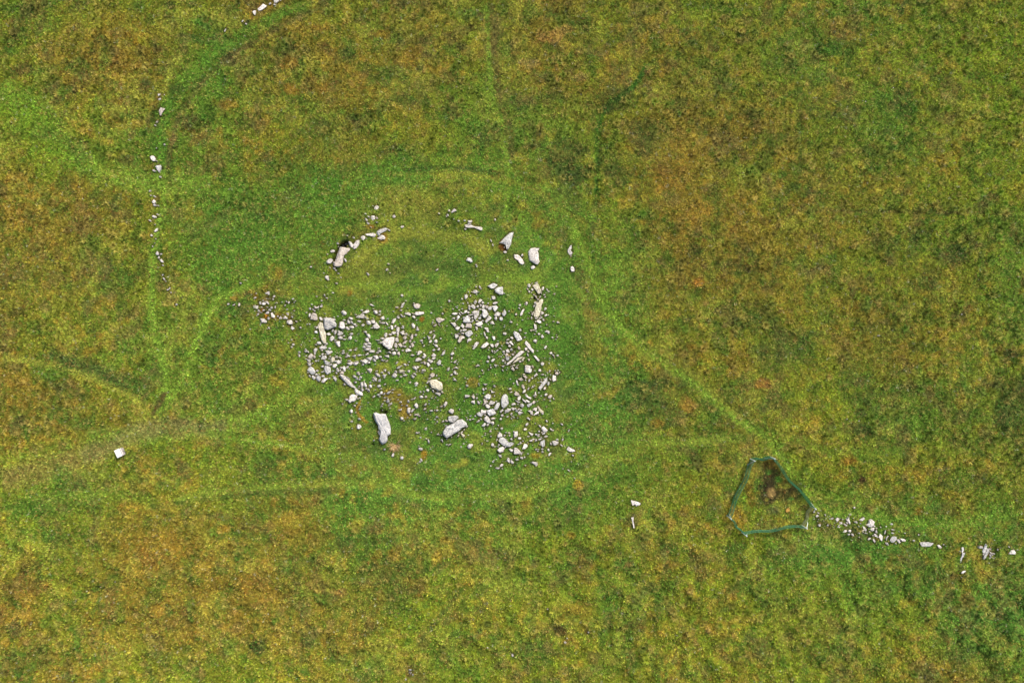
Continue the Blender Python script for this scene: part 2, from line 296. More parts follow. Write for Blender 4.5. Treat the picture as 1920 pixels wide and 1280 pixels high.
# ------------------------------------------------------------------ stones (surveyed outlines, tenths of a photo pixel)
ZONE = {'L': 'stones of the broken row beside the track', 'R': 'stones of the row right of the netting', 'W': 'stones of the small scatter left of the ruin',
        'T': 'stones by the path near the top edge', 'C': 'stones strewn over the ruin', 'O': 'single stones lying out in the grass'}
STONES = """long_stone|biggest slab of all, smooth pale grey and tapering, beside the dead grass tuft|C|s 7010 7750 7050 7735 7140 7770 7160 7755 7230 7765 7260 7860 7295 7920 7320 8040 7320 8140 7265 8170 7260 8250 7230 8290 7175 8320 7140 8280 7110 8230 7130 8160 7135 8100 7100 8030 7090 7970 7040 7880 7015 7790
long_stone|large slanting grey slab with a round brown stain, at the bottom of the ruin|C|g 8362 8014 8462 7948 8525 7926 8575 7870 8656 7861 8744 7932 8747 7970 8712 7995 8662 8026 8594 8082 8494 8132 8431 8176 8388 8195 8344 8182 8312 8145 8306 8095
long_stone|narrow-waisted brownish grey slab lying along the dark hollow at the upper left|C|t 6400 4640 6560 4655 6570 4680 6480 4730 6450 4800 6430 4870 6425 4930 6400 4990 6320 5010 6270 4980 6260 4920 6300 4910 6320 4840 6360 4730
boulder|broad rough white boulder tapering downwards, at the upper right of the ruin|C|w 9910 4720 9950 4665 10020 4655 10070 4665 10110 4655 10080 4710 10095 4760 10100 4850 10110 4900 10080 4965 10030 4940 9970 4900 9930 4890 9915 4800
boulder|large five-sided speckled grey boulder touching the long cream slab on the left|C|g 6070 5965 6200 5960 6260 5990 6312 6080 6300 6120 6240 6145 6200 6160 6140 6180 6090 6155 6070 6090
boulder|big shield-shaped boulder, grey centre and pale rim, amid rubble left of centre|C|w 7165 6420 7210 6360 7240 6335 7330 6320 7390 6325 7390 6400 7345 6520 7290 6545 7240 6510 7180 6465
long_stone|sharp-pointed triangular grey slab with bare brown soil at its lower left edge|C|g 9365 4555 9470 4455 9560 4380 9625 4370 9595 4490 9585 4570 9530 4660 9500 4680 9485 4600 9450 4575 9400 4560
boulder|flat mottled boulder with a cream rim, alone on grass in the middle of the ruin|C|y 8056 7156 8081 7119 8175 7119 8288 7175 8291 7288 8238 7319 8175 7294 8106 7262 8069 7212
long_stone|long straight cream slab standing just left of the five-sided grey boulder|C|y 6008 6042 6042 6058 6067 6133 6104 6267 6117 6408 6100 6437 6071 6437 6042 6400 6000 6267 5979 6167 5967 6100
long_stone|long forked cream slab with a bright white face, at the upper right edge|C|y 10112 5638 10150 5609 10181 5625 10175 5662 10150 5738 10141 5800 10119 5912 10075 5956 10019 5925 10016 5862 10031 5819 10025 5781 10044 5744 10044 5675 10106 5669
boulder|upright pointed oval boulder with grey lichen, lower right of the ruin|C|g 9394 7483 9436 7398 9469 7384 9497 7393 9525 7445 9530 7567 9488 7618 9441 7642 9413 7628 9399 7558
long_stone|curved smooth green-grey slab among small stones near the bottom of the ruin|C|g 9350 8270 9370 8220 9430 8195 9480 8220 9540 8290 9600 8290 9630 8310 9620 8335 9560 8370 9500 8370 9400 8320
long_stone|long splintered slab running diagonally down right from the left rubble ring|C|w 6375 7025 6394 7019 6475 7050 6500 7088 6544 7120 6594 7189 6619 7214 6666 7258 6659 7276 6588 7248 6525 7195 6450 7120 6412 7081
boulder|ribbed cream oblong block just above the forked cream slab|C|y 9981 5350 10069 5316 10094 5338 10159 5469 10150 5491 10100 5512 10062 5469 10019 5412
boulder|grey boulder with an orange-brown hollow, pressed against the brown-stained slab|C|g 8403 7808 8562 7789 8600 7829 8538 7882 8494 7920 8438 7911 8406 7876
boulder|tall pitted boulder with dark cracks, above the long diagonal slab|C|g 9631 6248 9650 6207 9725 6248 9775 6322 9788 6366 9762 6376 9706 6394 9675 6360 9650 6310
boulder|rounded boulder with a bright white foot, below the end of the splintered slab|C|w 6531 7508 6550 7482 6556 7432 6594 7392 6631 7395 6697 7426 6669 7495 6644 7526 6600 7526 6562 7558
long_stone|ragged grey-white oblong slab lying alone in the stone row at the right|R|g 17245 10175 17290 10165 17400 10160 17500 10175 17490 10200 17440 10240 17280 10240
boulder|pinkish white wedge boulder above the heap, lower of a touching pair|C|g 9278 5434 9338 5391 9425 5384 9434 5512 9412 5528 9362 5516 9294 5475
boulder|narrow bent white boulder just left of the broad upper-right boulder|C|w 9640 4775 9690 4780 9740 4810 9800 4890 9825 4940 9790 4960 9745 4940 9710 4890 9645 4830
long_stone|long thin slab rising diagonally to the upper right, right of the ruin centre|C|w 9569 6766 9606 6729 9675 6654 9775 6572 9800 6585 9825 6591 9750 6660 9650 6735 9588 6785 9525 6835 9497 6842 9512 6810
boulder|square pale block on grass below the long diagonal slab|C|w 9842 6855 9878 6841 9951 6863 9944 6965 9966 6914 9969 6965 9936 6990 9842 6972
boulder|flat four-cornered grey block in the lower right group, left of the oval boulder|C|g 9127 7694 9244 7661 9300 7740 9244 7778 9174 7792 9145 7764
long_stone|blade-shaped grey slab pointing to the upper right at the right edge of the ruin|C|g 10090 7278 10148 7191 10235 7089 10261 7081 10257 7161 10206 7220 10126 7311
boulder|mottled grey boulder, largest inside the rubble ring at the left edge|C|g 6094 6862 6125 6847 6200 6894 6197 6988 6131 7016 6100 6975 6088 6919
boulder|oval grey-white boulder on the far left edge of the rubble ring|C|g 5766 6938 5794 6888 5831 6872 5875 6894 5919 6975 5894 7006 5844 7016 5794 6975
boulder|squarish pinkish block with a brown edge, above left of the long cream slab|C|t 5820 5985 5835 5910 5865 5865 5930 5880 5945 5930 5955 5995 5920 6005
boulder|jagged white boulder, highest large one in the stone row at the right|R|w 16230 9835 16280 9810 16300 9755 16340 9735 16400 9780 16385 9830 16330 9885 16290 9875
boulder|tall five-sided block on the right side of the dense heap|C|g 9034 5888 9050 5838 9031 5800 9072 5794 9119 5819 9159 5888 9094 5962 9062 5950
boulder|spearhead-shaped block standing beside black gaps in the dense heap|C|w 8856 5866 8894 5819 8944 5831 8981 5825 8981 5906 8912 5997 8888 5956 8888 5881
boulder|squarish white boulder with a pinkish corner, below the curved green-grey slab|C|w 9630 8480 9640 8390 9690 8390 9780 8480 9750 8510 9640 8505
long_stone|twisted narrow slab slanting down right between the pitted boulder and the edge|C|w 9841 6438 9862 6385 9894 6422 9938 6466 9962 6516 10009 6560 10000 6616 9981 6598 9938 6554 9888 6510
boulder|dark-edged trapezoid block at the left of the dense heap|C|g 8681 6019 8738 5925 8775 5912 8800 5975 8828 6044 8694 6044
boulder|neat grey pentagon boulder below the dense heap|C|g 8712 6244 8800 6191 8838 6200 8869 6256 8781 6325 8738 6288
boulder|smooth white upright boulder just right of the five-sided grey boulder|C|w 6365 6140 6375 6040 6410 6025 6455 6040 6465 6155 6410 6165
long_stone|white fin-shaped stone alone in the grass below right of the ruin|O|w 11829 9368 11857 9379 11900 9389 11979 9414 12011 9436 11993 9468 11950 9475 11929 9486 11925 9461 11893 9454 11864 9468 11839 9421
boulder|oblong bright white boulder by the path near the top edge|T|w 4831 171 4886 121 4936 79 5000 114 4971 150 4914 193 4857 207
boulder|white drop-shaped boulder just below the four-cornered grey block|C|w 9084 7825 9122 7792 9164 7820 9192 7895 9202 7923 9174 7937 9136 7923 9089 7876 9075 7853
boulder|round smooth blue-grey boulder in the stone row at the right|R|g 16685 10130 16720 10060 16765 10045 16810 10065 16805 10115 16760 10165 16720 10165
boulder|pinkish lozenge boulder above the heap, upper of a touching pair|C|g 9144 5366 9256 5309 9328 5344 9275 5394 9219 5412 9175 5388
boulder|grey arrowhead stone pointing down, alone beside the curving brown track|L|t 2979 2079 3007 2021 3071 2029 3093 2046 3050 2100 3021 2171 3000 2164
boulder|white stone with a dark grey heart, beside the track at the left|L|g 2914 3121 2943 3100 3021 3100 3021 3150 2983 3229 2950 3193
long_stone|long grey sliver leaning against a paler one near the right edge|R|g 18465 10190 18510 10210 18495 10290 18470 10370 18435 10365 18420 10340 18450 10260
long_stone|long pale sliver lying across the leaning grey sliver near the right edge|R|g 18440 10470 18470 10380 18510 10290 18540 10290 18530 10370 18480 10460 18455 10480
boulder|broken hook-shaped white stone with brown soil in it, far upper right|C|w 10645 4690 10690 4610 10715 4595 10715 4650 10700 4700 10740 4745 10710 4780 10680 4780 10645 4740
long_stone|thin white slab edge lying level along the top arc of the ruin|C|w 8735 4240 8770 4225 8850 4230 8880 4250 8960 4260 9040 4280 9040 4315 9000 4315 8930 4290 8870 4260 8810 4255 8735 4265
boulder|round white stone just above the dark-hearted stone by the track|L|w 2811 2943 2843 2921 2886 2926 2911 2971 2900 3021 2864 3021 2829 2986
long_stone|thin upright grey sliver right of the ragged oblong slab|R|g 18045 10360 18095 10355 18080 10410 18040 10470 18025 10530 18000 10545 18005 10480
long_stone|white oblong slab level on the grass above the middle of the ruin|C|w 7780 5890 7800 5850 7940 5850 7950 5875 7880 5900 7800 5910
stone|large brownish angular stone right of the white oblong slab|C|t 8170 5970 8230 5955 8345 5990 8290 6025 8235 6060 8190 6020
stone|large white angular stone just below left of the curved green-grey slab|C|w 9320 8440 9360 8390 9430 8370 9460 8410 9420 8470 9370 8485
stone|large white narrow stone just above right of the white-footed boulder|C|w 6659 7289 6678 7273 6706 7308 6800 7364 6797 7414 6738 7404 6700 7382 6669 7345
stone|large white sliver-like stone above right of the slab by the hollow|C|w 6640 4620 6700 4520 6745 4505 6765 4530 6680 4660 6640 4670
stone|large brownish angular stone just above the white oblong slab|C|t 7745 5710 7850 5690 7880 5725 7860 5780 7810 5792 7775 5775
stone|large grey narrow stone just below left of the pointed oval boulder|C|g 9263 7675 9277 7618 9314 7558 9356 7543 9375 7576 9352 7633 9319 7679 9281 7684
stone|large grey sliver-like stone far above right of the slab by the hollow|C|g 7085 4360 7130 4320 7240 4285 7265 4290 7240 4330 7150 4370 7115 4390 7100 4430 7088 4400
stone|large brownish angular stone just below the trapezoid heap block|C|t 8738 6081 8775 6059 8825 6059 8847 6100 8838 6147 8794 6150 8722 6138
stone|large white angular stone above left of the shield-shaped boulder|C|w 6995 6120 7060 6045 7130 6135 7080 6165 7010 6150
stone|large white narrow stone below right of the pentagon boulder|C|w 9016 6512 9062 6450 9125 6412 9172 6447 9100 6512 9056 6528
stone|large white angular stone just below the spearhead heap block|C|w 8909 6075 8950 6050 9031 6019 9053 6075 9000 6122 8950 6112
stone|large brownish jagged stone just below left of the pentagon boulder|C|t 8584 6400 8619 6306 8669 6294 8719 6325 8712 6341 8656 6350 8650 6394 8612 6431
stone|large grey angular stone right of the pinkish square boulder|C|g 10130 8280 10210 8240 10215 8360 10170 8380 10130 8320
stone|large grey jagged stone left of the pointed oval boulder|C|g 9077 7431 9122 7393 9155 7382 9202 7408 9202 7440 9174 7478 9136 7480 9098 7459
stone|large white narrow stone far right of the pinkish square boulder|C|w 10625 8420 10660 8370 10700 8400 10770 8430 10785 8455 10730 8470 10660 8455
stone|large grey angular stone just above right of the five-sided heap block|C|g 9219 5741 9300 5731 9341 5769 9281 5847 9256 5825 9238 5781
stone|large white angular stone right of the pale crossed sliver|R|w 18905 10380 18960 10310 19030 10315 19045 10360 19035 10390
stone|large white angular stone far right of the pinkish square boulder|C|w 10350 8270 10400 8255 10470 8280 10465 8320 10400 8355 10370 8330
stone|large white angular stone far above right of the pinkish square boulder|C|w 10150 8010 10190 7990 10270 8060 10240 8100 10190 8090 10155 8050
stone|large grey angular stone just below right of the oval ring boulder|C|g 5931 7081 5956 7025 6019 7062 6019 7119 5988 7153 5950 7131
stone|large white angular stone just above right of the blade-shaped slab|C|w 10348 7103 10367 7030 10425 7045 10432 7125 10367 7154
stone|large white angular stone left of the brown-edged block|W|w 5380 6010 5460 5995 5490 6040 5480 6080 5420 6080 5380 6055
stone|large white oval stone just left of the slab by the hollow|C|ow 6185 4900 115 80 30
stone|large grey angular stone just above left of the white drop boulder|C|g 8939 7750 8981 7715 9028 7740 9068 7754 9028 7808 8981 7799 8944 7773
stone|large white narrow stone just below right of the five-sided heap block|C|w 9094 6022 9150 5950 9181 5925 9216 5956 9206 5981 9144 6031 9116 6059
stone|large white oval stone below the broken hook stone|C|ow 10735 5045 120 75 -75
stone|large white sliver-like stone below right of the pentagon boulder|C|w 8862 6544 8894 6450 8931 6409 8981 6422 8950 6469 8888 6550
stone|large white angular stone just above right of the curved green-grey slab|C|w 9630 8130 9645 8090 9700 8080 9710 8150 9680 8195 9640 8190
stone|large white angular stone far left of the brown-edged block|W|w 4880 5970 4960 5980 5010 6025 5000 6050 4905 6045
stone|large white angular stone right of the five-sided heap block|C|w 9266 5916 9294 5862 9338 5844 9384 5881 9356 5931 9306 5934
stone|large white angular stone just above right of the pinkish square boulder|C|w 9785 8420 9830 8310 9885 8330 9890 8370 9850 8410
stone|large white jagged stone below the long cream slab|C|w 5991 6519 6038 6478 6069 6488 6094 6481 6134 6519 6081 6553 6038 6534 6006 6547
stone|large white sliver-like stone above right of the shield-shaped boulder|C|w 7435 6180 7460 6130 7490 6140 7490 6200 7475 6285 7455 6290 7440 6240
stone|large white sliver-like stone far above right of the slab by the hollow|C|w 6870 4410 6930 4390 7010 4378 7050 4400 7030 4440 6930 4425
stone|large white angular stone below right of the brown-stained slab|C|w 8761 8360 8795 8319 8863 8323 8863 8353 8818 8405 8780 8405
stone|large white angular stone just above left of the curved green-grey slab|C|w 9328 8150 9365 8101 9414 8135 9414 8180 9358 8203 9324 8188
stone|large white angular stone just above the hollowed grey boulder|C|w 8412 7701 8450 7658 8506 7676 8512 7720 8488 7751 8431 7732
stone|medium grey angular stone far below the thin top slab|C|g 8745 4885 8770 4840 8840 4845 8865 4910 8830 4920 8785 4900
stone|medium white angular stone just above the four-cornered grey block|C|w 9162 7576 9183 7525 9202 7501 9239 7520 9286 7539 9263 7572 9183 7586
stone|medium white angular stone below right of the long cream slab|C|w 6304 6400 6375 6392 6379 6500 6346 6500 6308 6442
stone|medium white angular stone above right of the top-edge white boulder|T|w 5129 14 5143 -14 5229 -14 5229 29 5186 60 5143 57
stone|medium white narrow stone left of the round blue-grey boulder|R|w 16475 10060 16500 10000 16550 10050 16540 10145 16510 10120
stone|medium grey angular stone right of the five-sided heap block|C|g 9412 5875 9438 5850 9453 5794 9491 5856 9488 5900 9456 5928 9425 5919
stone|medium white angular stone just below the pointed oval boulder|C|w 9459 7698 9506 7670 9511 7647 9577 7661 9584 7679 9525 7726 9478 7731
stone|medium cream sliver-like stone just below right of the long diagonal slab|C|y 9650 6766 9712 6704 9800 6685 9775 6716 9700 6766 9606 6816
stone|medium white angular stone below right of the pinkish square boulder|C|w 9960 8670 9985 8645 10080 8670 10080 8710 10050 8740 10010 8700
stone|medium brownish angular stone above the oval ring boulder|C|t 5772 6694 5834 6622 5875 6662 5850 6706 5819 6731
stone|medium white narrow stone far above left of the cream-rimmed boulder|C|w 7791 6769 7806 6719 7856 6700 7919 6738 7875 6762 7812 6775
stone|medium white angular stone left of the huge pale slab|C|w 6690 7990 6710 7950 6750 7955 6785 8000 6740 8040 6700 8030
stone|medium brownish angular stone above left of the four-cornered grey block|C|t 9061 7473 9089 7478 9159 7529 9113 7562 9047 7600 9080 7558
stone|medium cream narrow stone below the blade-shaped slab|C|y 10075 7616 10094 7609 10131 7662 10194 7719 10162 7744 10119 7719 10094 7662
stone|medium white angular stone just left of the four-cornered grey block|C|w 9012 7698 9033 7670 9056 7689 9113 7689 9115 7745 9075 7750 9028 7736
stone|medium white angular stone far above right of the slab by the hollow|C|w 7100 4485 7160 4420 7210 4430 7225 4460 7200 4490
stone|medium white angular stone above the mottled ring boulder, towards the long cream slab|C|w 6125 6600 6144 6562 6181 6578 6225 6575 6231 6606 6181 6638 6150 6647
stone|medium cream angular stone just above right of the mottled ring boulder|C|y 6203 6750 6238 6684 6281 6706 6275 6762 6228 6800
stone|medium grey angular stone just above the mottled ring boulder|C|g 6078 6750 6125 6762 6188 6800 6162 6847 6106 6825
stone|medium grey angular stone above the cream-rimmed boulder|C|g 8194 6806 8238 6741 8275 6762 8262 6831 8219 6850
stone|medium brownish angular stone above right of the pointed oval boulder|C|t 9638 7381 9669 7338 9719 7362 9741 7406 9706 7419 9650 7412
stone|medium white angular stone above right of the long splintered slab|C|w 6800 6769 6850 6728 6912 6756 6862 6812 6806 6788
stone|medium white angular stone just below right of the long cream slab|C|w 6196 6325 6225 6296 6267 6317 6267 6350 6217 6400 6192 6383
stone|medium white oval stone above the white egg boulder|C|ow 6465 5870 95 70 -55
stone|medium white blocky stone far left of the brown-edged block|W|w 4755 5730 4845 5730 4838 5790 4750 5785
stone|medium white angular stone above the mottled ring boulder, towards the oval ring boulder|C|w 6031 6731 6050 6669 6112 6666 6128 6706 6100 6734
stone|medium brownish angular stone just above the cream-rimmed boulder|C|t 8062 7025 8106 6988 8153 7006 8144 7050 8106 7075 8075 7056
stone|medium white jagged stone below the long cream slab|C|w 5884 6550 5925 6522 5941 6544 5959 6541 5931 6594 5912 6650 5891 6631 5888 6581
stone|medium white angular stone just below the white egg boulder|C|w 6335 6280 6350 6220 6400 6210 6440 6245 6410 6275
stone|medium white angular stone far left of the brown-edged block|W|w 5080 5865 5110 5860 5160 5925 5145 5960 5095 5950
stone|medium white narrow stone just below the mottled ring boulder|C|w 6031 7150 6081 7088 6150 7091 6119 7125 6075 7169 6038 7166
stone|medium white angular stone left of the trapezoid heap block|C|w 8450 6044 8494 6050 8531 6044 8559 6106 8528 6131 8481 6088
stone|medium white angular stone above right of the huge pale slab|C|w 7644 7651 7656 7636 7700 7645 7688 7739 7659 7745 7641 7708
stone|medium white angular stone far below the shield-shaped boulder|C|w 7359 7038 7400 6984 7450 7038 7412 7081 7369 7062
stone|medium white oval stone far above right of the slab by the hollow|C|ow 7000 4098 95 65 55
stone|medium white sliver-like stone below the white fin stone|O|w 11836 9704 11857 9693 11879 9693 11879 9729 11871 9764 11889 9829 11896 9893 11879 9900 11864 9807 11850 9743
stone|medium white angular stone just above left of the four-cornered grey block|C|w 9098 7586 9127 7572 9169 7590 9190 7623 9174 7651 9141 7649 9108 7623
stone|medium right-leaning white oval stone far above right of the slab by the hollow|C|ow 7065 3905 100 60 45
stone|medium cream narrow stone far below right of the shield-shaped boulder|C|y 7488 6938 7544 6931 7612 6959 7550 6984 7494 6988
stone|medium white narrow stone above right of the slab by the hollow|C|w 6550 4535 6590 4540 6625 4600 6610 4640 6575 4630
stone|medium white sliver-like stone above right of the square block|C|w 10002 6673 10031 6658 10115 6749 10101 6775 10060 6746
stone|medium white angular stone just above right of the mottled ring boulder|C|w 6238 6831 6312 6819 6322 6850 6275 6900 6244 6881
stone|medium white narrow stone just below left of the jagged row boulder|R|w 16170 9850 16200 9860 16250 9920 16240 9960 16180 9920
stone|medium white angular stone just above the spearhead heap block|C|w 8825 5750 8862 5703 8894 5725 8912 5781 8881 5797 8856 5775
stone|medium white sliver-like stone below left of the blade-shaped slab|C|w 9844 7394 9869 7381 9900 7419 9966 7456 9950 7481 9906 7462 9862 7431
stone|medium white angular stone above right of the white egg boulder|C|w 6760 5960 6785 5890 6825 5885 6835 5920 6815 5970
stone|medium white rounded stone just below the broad upper-right boulder|C|ow 9990 5015 85 65 30
stone|medium white angular stone left of the pentagon boulder|C|w 8528 6294 8531 6259 8588 6269 8600 6312 8547 6350
stone|medium white oval stone left of the lozenge boulder|C|ow 8912 5466 88 62 0
stone|medium white angular stone below left of the slab by the hollow|C|w 6100 5200 6130 5165 6165 5180 6160 5210 6180 5250 6155 5260 6115 5230
stone|medium white rounded stone above left of the shield-shaped boulder|C|ow 7000 6035 78 70 0
stone|medium white angular stone just right of the shield-shaped boulder|C|w 7405 6385 7430 6335 7465 6325 7480 6410 7440 6410
stone|medium white angular stone below the five-sided heap block|C|w 9081 6150 9106 6141 9150 6144 9169 6212 9162 6228 9131 6225 9112 6181
stone|medium white angular stone right of the shield-shaped boulder|C|w 7609 6594 7619 6550 7656 6528 7722 6575 7675 6588
stone|medium grey narrow stone right of the pointed oval boulder|C|g 9881 7588 9925 7562 9972 7544 9966 7588 9912 7631 9888 7619
stone|medium grey rounded stone just left of the long diagonal slab|C|og 9516 6726 75 72 0
stone|medium white angular stone far right of the shield-shaped boulder|C|w 7825 6656 7844 6594 7875 6572 7922 6600 7862 6650
stone|medium brownish angular stone above right of the long splintered slab|C|t 6888 6919 6944 6900 6981 6931 6950 6994 6928 6962
stone|medium white oval stone above left of the spearhead heap block|C|ow 8738 5562 91 59 70
stone|medium white sliver-like stone left of the forked cream slab|C|w 9753 5900 9769 5850 9812 5794 9831 5803 9812 5850 9788 5906 9762 5919
stone|medium white angular stone just below left of the top-edge white boulder|T|w 4731 221 4764 197 4800 207 4797 257 4779 293 4750 264
stone|medium white angular stone above the cream-rimmed boulder|C|w 8016 6750 8038 6731 8119 6762 8112 6788 8081 6806 8038 6775
stone|medium white angular stone below left of the cream-rimmed boulder|C|w 7769 7595 7806 7545 7841 7595 7838 7632 7812 7651 7794 7620
stone|medium white angular stone right of the pointed oval boulder|C|w 9694 7469 9719 7431 9753 7416 9769 7438 9750 7494 9719 7506
stone|medium white angular stone above right of the mottled ring boulder|C|w 6309 6769 6350 6744 6406 6791 6356 6819 6319 6800
stone|medium white triangular stone above the long splintered slab|C|w 6522 6812 6594 6775 6631 6806 6575 6850
stone|medium brownish angular stone below right of the blade-shaped slab|C|t 10269 7431 10312 7400 10350 7406 10350 7438 10312 7475 10275 7456
stone|medium white narrow stone below the forked cream slab|C|w 10012 6072 10025 6076 10059 6104 10059 6160 10044 6191 10025 6172 10012 6129
stone|medium white angular stone above left of the hollowed grey boulder|C|w 8316 7582 8356 7520 8388 7539 8381 7582 8344 7620
stone|medium white angular stone below the forked cream slab|C|w 10062 6004 10094 5991 10144 6022 10147 6054 10119 6063 10062 6035
stone|medium white angular stone above left of the pentagon boulder|C|w 8538 6150 8581 6112 8622 6131 8612 6162 8581 6191 8550 6178
stone|medium white angular stone below left of the shield-shaped boulder|C|w 7003 6666 7069 6662 7106 6716 7062 6738 7038 6706
stone|medium white oval stone above right of the slab by the hollow|C|ow 6815 4465 85 60 60
stone|medium white oval stone below the white egg boulder|C|ow 6388 6333 83 60 0
stone|medium white angular stone below left of the white oblong slab|C|w 7720 6080 7745 6055 7785 6100 7775 6150 7740 6145
stone|medium white rounded stone just below right of the shield-shaped boulder|C|ow 7391 6622 78 62 30
stone|medium white angular stone far above the cream-rimmed boulder|C|w 7938 6625 7962 6625 7997 6675 7975 6700 7950 6719 7906 6681 7956 6669
stone|medium brownish blocky stone just right of the shield-shaped boulder|C|t 7465 6450 7510 6430 7560 6490 7510 6510
stone|medium white angular stone just below right of the jagged row boulder|R|w 16310 9920 16370 9880 16395 9890 16390 9940 16355 9955
stone|medium white angular stone below right of the pointed oval boulder|C|w 9894 7694 9938 7700 9988 7700 9988 7781 9950 7762 9938 7725
stone|medium white triangular stone above right of the shield-shaped boulder|C|w 7500 6230 7575 6195 7580 6260 7550 6280
stone|medium brownish narrow stone right of the shield-shaped boulder|C|ot 7725 6315 100 48 80
stone|medium white sliver-like stone far below the blade-shaped slab|C|w 9994 7781 10050 7725 10094 7700 10100 7750 10044 7775
stone|medium white narrow stone above the shield-shaped boulder|C|w 7350 6060 7375 5990 7425 5970 7415 6020 7380 6065
stone|medium white angular stone above left of the shield-shaped boulder|C|w 6885 6020 6925 6010 6960 6060 6940 6085 6900 6080
stone|medium white narrow stone left of the shield-shaped boulder|C|w 6858 6525 6950 6521 6950 6562 6867 6567
stone|medium white narrow stone above the long splintered slab|C|w 6428 6894 6456 6859 6481 6888 6481 6950 6466 6969 6444 6938
stone|medium brownish oval stone below the square block|C|ot 9809 7249 80 58 -65
stone|medium white rounded stone far left of the brown-edged block|W|ow 4945 5695 75 62 30
stone|medium white narrow stone below left of the pinkish square boulder|C|w 9500 8615 9535 8570 9555 8600 9560 8680 9520 8650
stone|small white narrow stone just left of the white oblong slab|C|w 7590 5890 7655 5855 7700 5880 7700 5920 7640 5900
stone|small white angular stone far below the dark-hearted stone, upper one of two|L|w 2845 3777 2882 3739 2920 3782 2904 3814 2861 3814
stone|small white angular stone just below left of the wedge boulder|C|w 9219 5559 9275 5553 9294 5600 9262 5619 9225 5606
stone|small white angular stone just below the cream-rimmed boulder|C|w 8162 7370 8200 7351 8244 7358 8266 7382 8250 7420 8212 7395
stone|small white angular stone just right of the shield-shaped boulder|C|w 7400 6460 7430 6420 7455 6480 7435 6525 7400 6500
stone|small brownish triangular stone below left of the square block|C|t 9710 7103 9776 7074 9816 7118 9769 7140
stone|small grey rounded stone right of the five-sided heap block|C|og 9394 5975 66 69 0
stone|small white rounded stone just left of the ribbed cream block|C|ow 9916 5359 72 62 -70
stone|small grey angular stone just above right of the five-sided heap block|C|g 9153 5781 9175 5750 9219 5750 9219 5800 9181 5816 9153 5803
stone|small grey narrow stone just above the standing sliver|R|g 18030 10260 18065 10255 18075 10300 18055 10350 18035 10360 18030 10310
stone|small white angular stone above right of the hollowed grey boulder|C|w 8719 7398 8770 7398 8815 7419 8784 7440 8723 7450
stone|small white angular stone above the five-sided heap block|C|w 8966 5681 8975 5638 9006 5603 9041 5625 9025 5656 8981 5688
stone|small white narrow stone just above left of the jagged row boulder|R|w 16115 9740 16150 9720 16200 9695 16210 9725 16160 9765 16125 9760
stone|small brownish blocky stone right of the shield-shaped boulder, left one of two|C|t 7555 6335 7600 6290 7635 6330 7590 6375
stone|small white narrow stone far right of the long splintered slab|C|w 7041 6994 7069 6988 7125 7025 7125 7069 7075 7044
stone|small right-leaning white angular stone left of the pitted boulder|C|w 9272 6472 9306 6438 9338 6425 9356 6444 9325 6494 9281 6488
stone|small white angular stone below right of the pointed oval boulder|C|w 9706 7728 9744 7700 9769 7719 9809 7728 9769 7756 9731 7762
stone|small white angular stone just below left of the trapezoid heap block|C|w 8644 6106 8669 6062 8706 6106 8706 6131 8681 6159
stone|small white angular stone above the cream-rimmed boulder|C|w 8091 6669 8128 6619 8181 6662 8150 6681 8112 6688
stone|small white oval stone just above left of the slab by the hollow|C|ow 6240 4710 85 50 0
stone|small white narrow stone left of the jagged row boulder|R|w 15870 9740 15920 9725 15945 9800 15935 9835 15905 9780
stone|small white triangular stone below left of the shield-shaped boulder|C|w 6884 6706 6988 6691 6950 6762 6919 6731
stone|small left-leaning white angular stone left of the pitted boulder|C|w 9219 6306 9275 6306 9291 6356 9262 6381 9238 6350
stone|small white angular stone far left of the jagged row boulder|R|w 15660 9730 15700 9700 15745 9720 15720 9760 15680 9760
stone|small white narrow stone below left of the shield-shaped boulder|C|w 6933 6592 6975 6558 7029 6567 7017 6600 6967 6612
stone|small white angular stone above left of the cream-rimmed boulder|C|w 7747 6869 7794 6862 7825 6925 7800 6931 7750 6900
stone|small level white narrow stone just right of the round blue-grey boulder|R|w 16885 10100 16950 10100 16985 10120 16975 10145 16910 10140
stone|small white angular stone above right of the twisted narrow slab|C|w 10212 6222 10244 6191 10294 6204 10306 6235 10281 6257 10256 6235
stone|small white narrow stone just below the pentagon boulder|C|w 8762 6369 8800 6334 8850 6362 8812 6388 8781 6388 8766 6431
stone|small brownish blocky stone right of the shield-shaped boulder, right one of two|C|t 7705 6445 7740 6425 7770 6480 7725 6515
stone|small white angular stone below right of the mottled ring boulder|C|w 6250 7081 6284 7050 6316 7100 6297 7147 6269 7112
stone|small upright white narrow stone right of the long splintered slab|C|w 6769 7164 6800 7161 6816 7232 6791 7264 6775 7232
stone|small white angular stone just above left of the leaning grey sliver|R|w 18350 10250 18380 10220 18425 10240 18425 10275 18370 10280
stone|small white narrow stone right of the dead grass tuft|C|ow 7890 8415 90 45 -10
stone|small grey narrow stone just below left of the white drop boulder|C|g 9028 7981 9065 7940 9095 7921 9110 7963 9073 7996
stone|small white narrow stone far above right of the white egg boulder|C|w 6825 5860 6905 5810 6930 5845 6870 5875
stone|small brownish angular stone just above right of the five-sided heap block|C|t 9088 5725 9138 5725 9162 5747 9147 5781 9106 5781
stone|small white angular stone far below the dark-hearted stone, lower one of two|L|w 2917 4757 2943 4707 2979 4743 2979 4779 2936 4786
stone|small white oval stone just above right of the shield-shaped boulder|C|ow 7385 6240 80 50 0
stone|small white narrow stone just below left of the pitted boulder|C|w 9544 6416 9575 6385 9600 6416 9634 6466 9612 6472
stone|small white angular stone above left of the long diagonal slab|C|w 9191 6447 9244 6447 9262 6494 9241 6519 9206 6488
stone|small white triangular stone far above the shield-shaped boulder|C|w 7015 5825 7070 5820 7085 5880 7040 5885
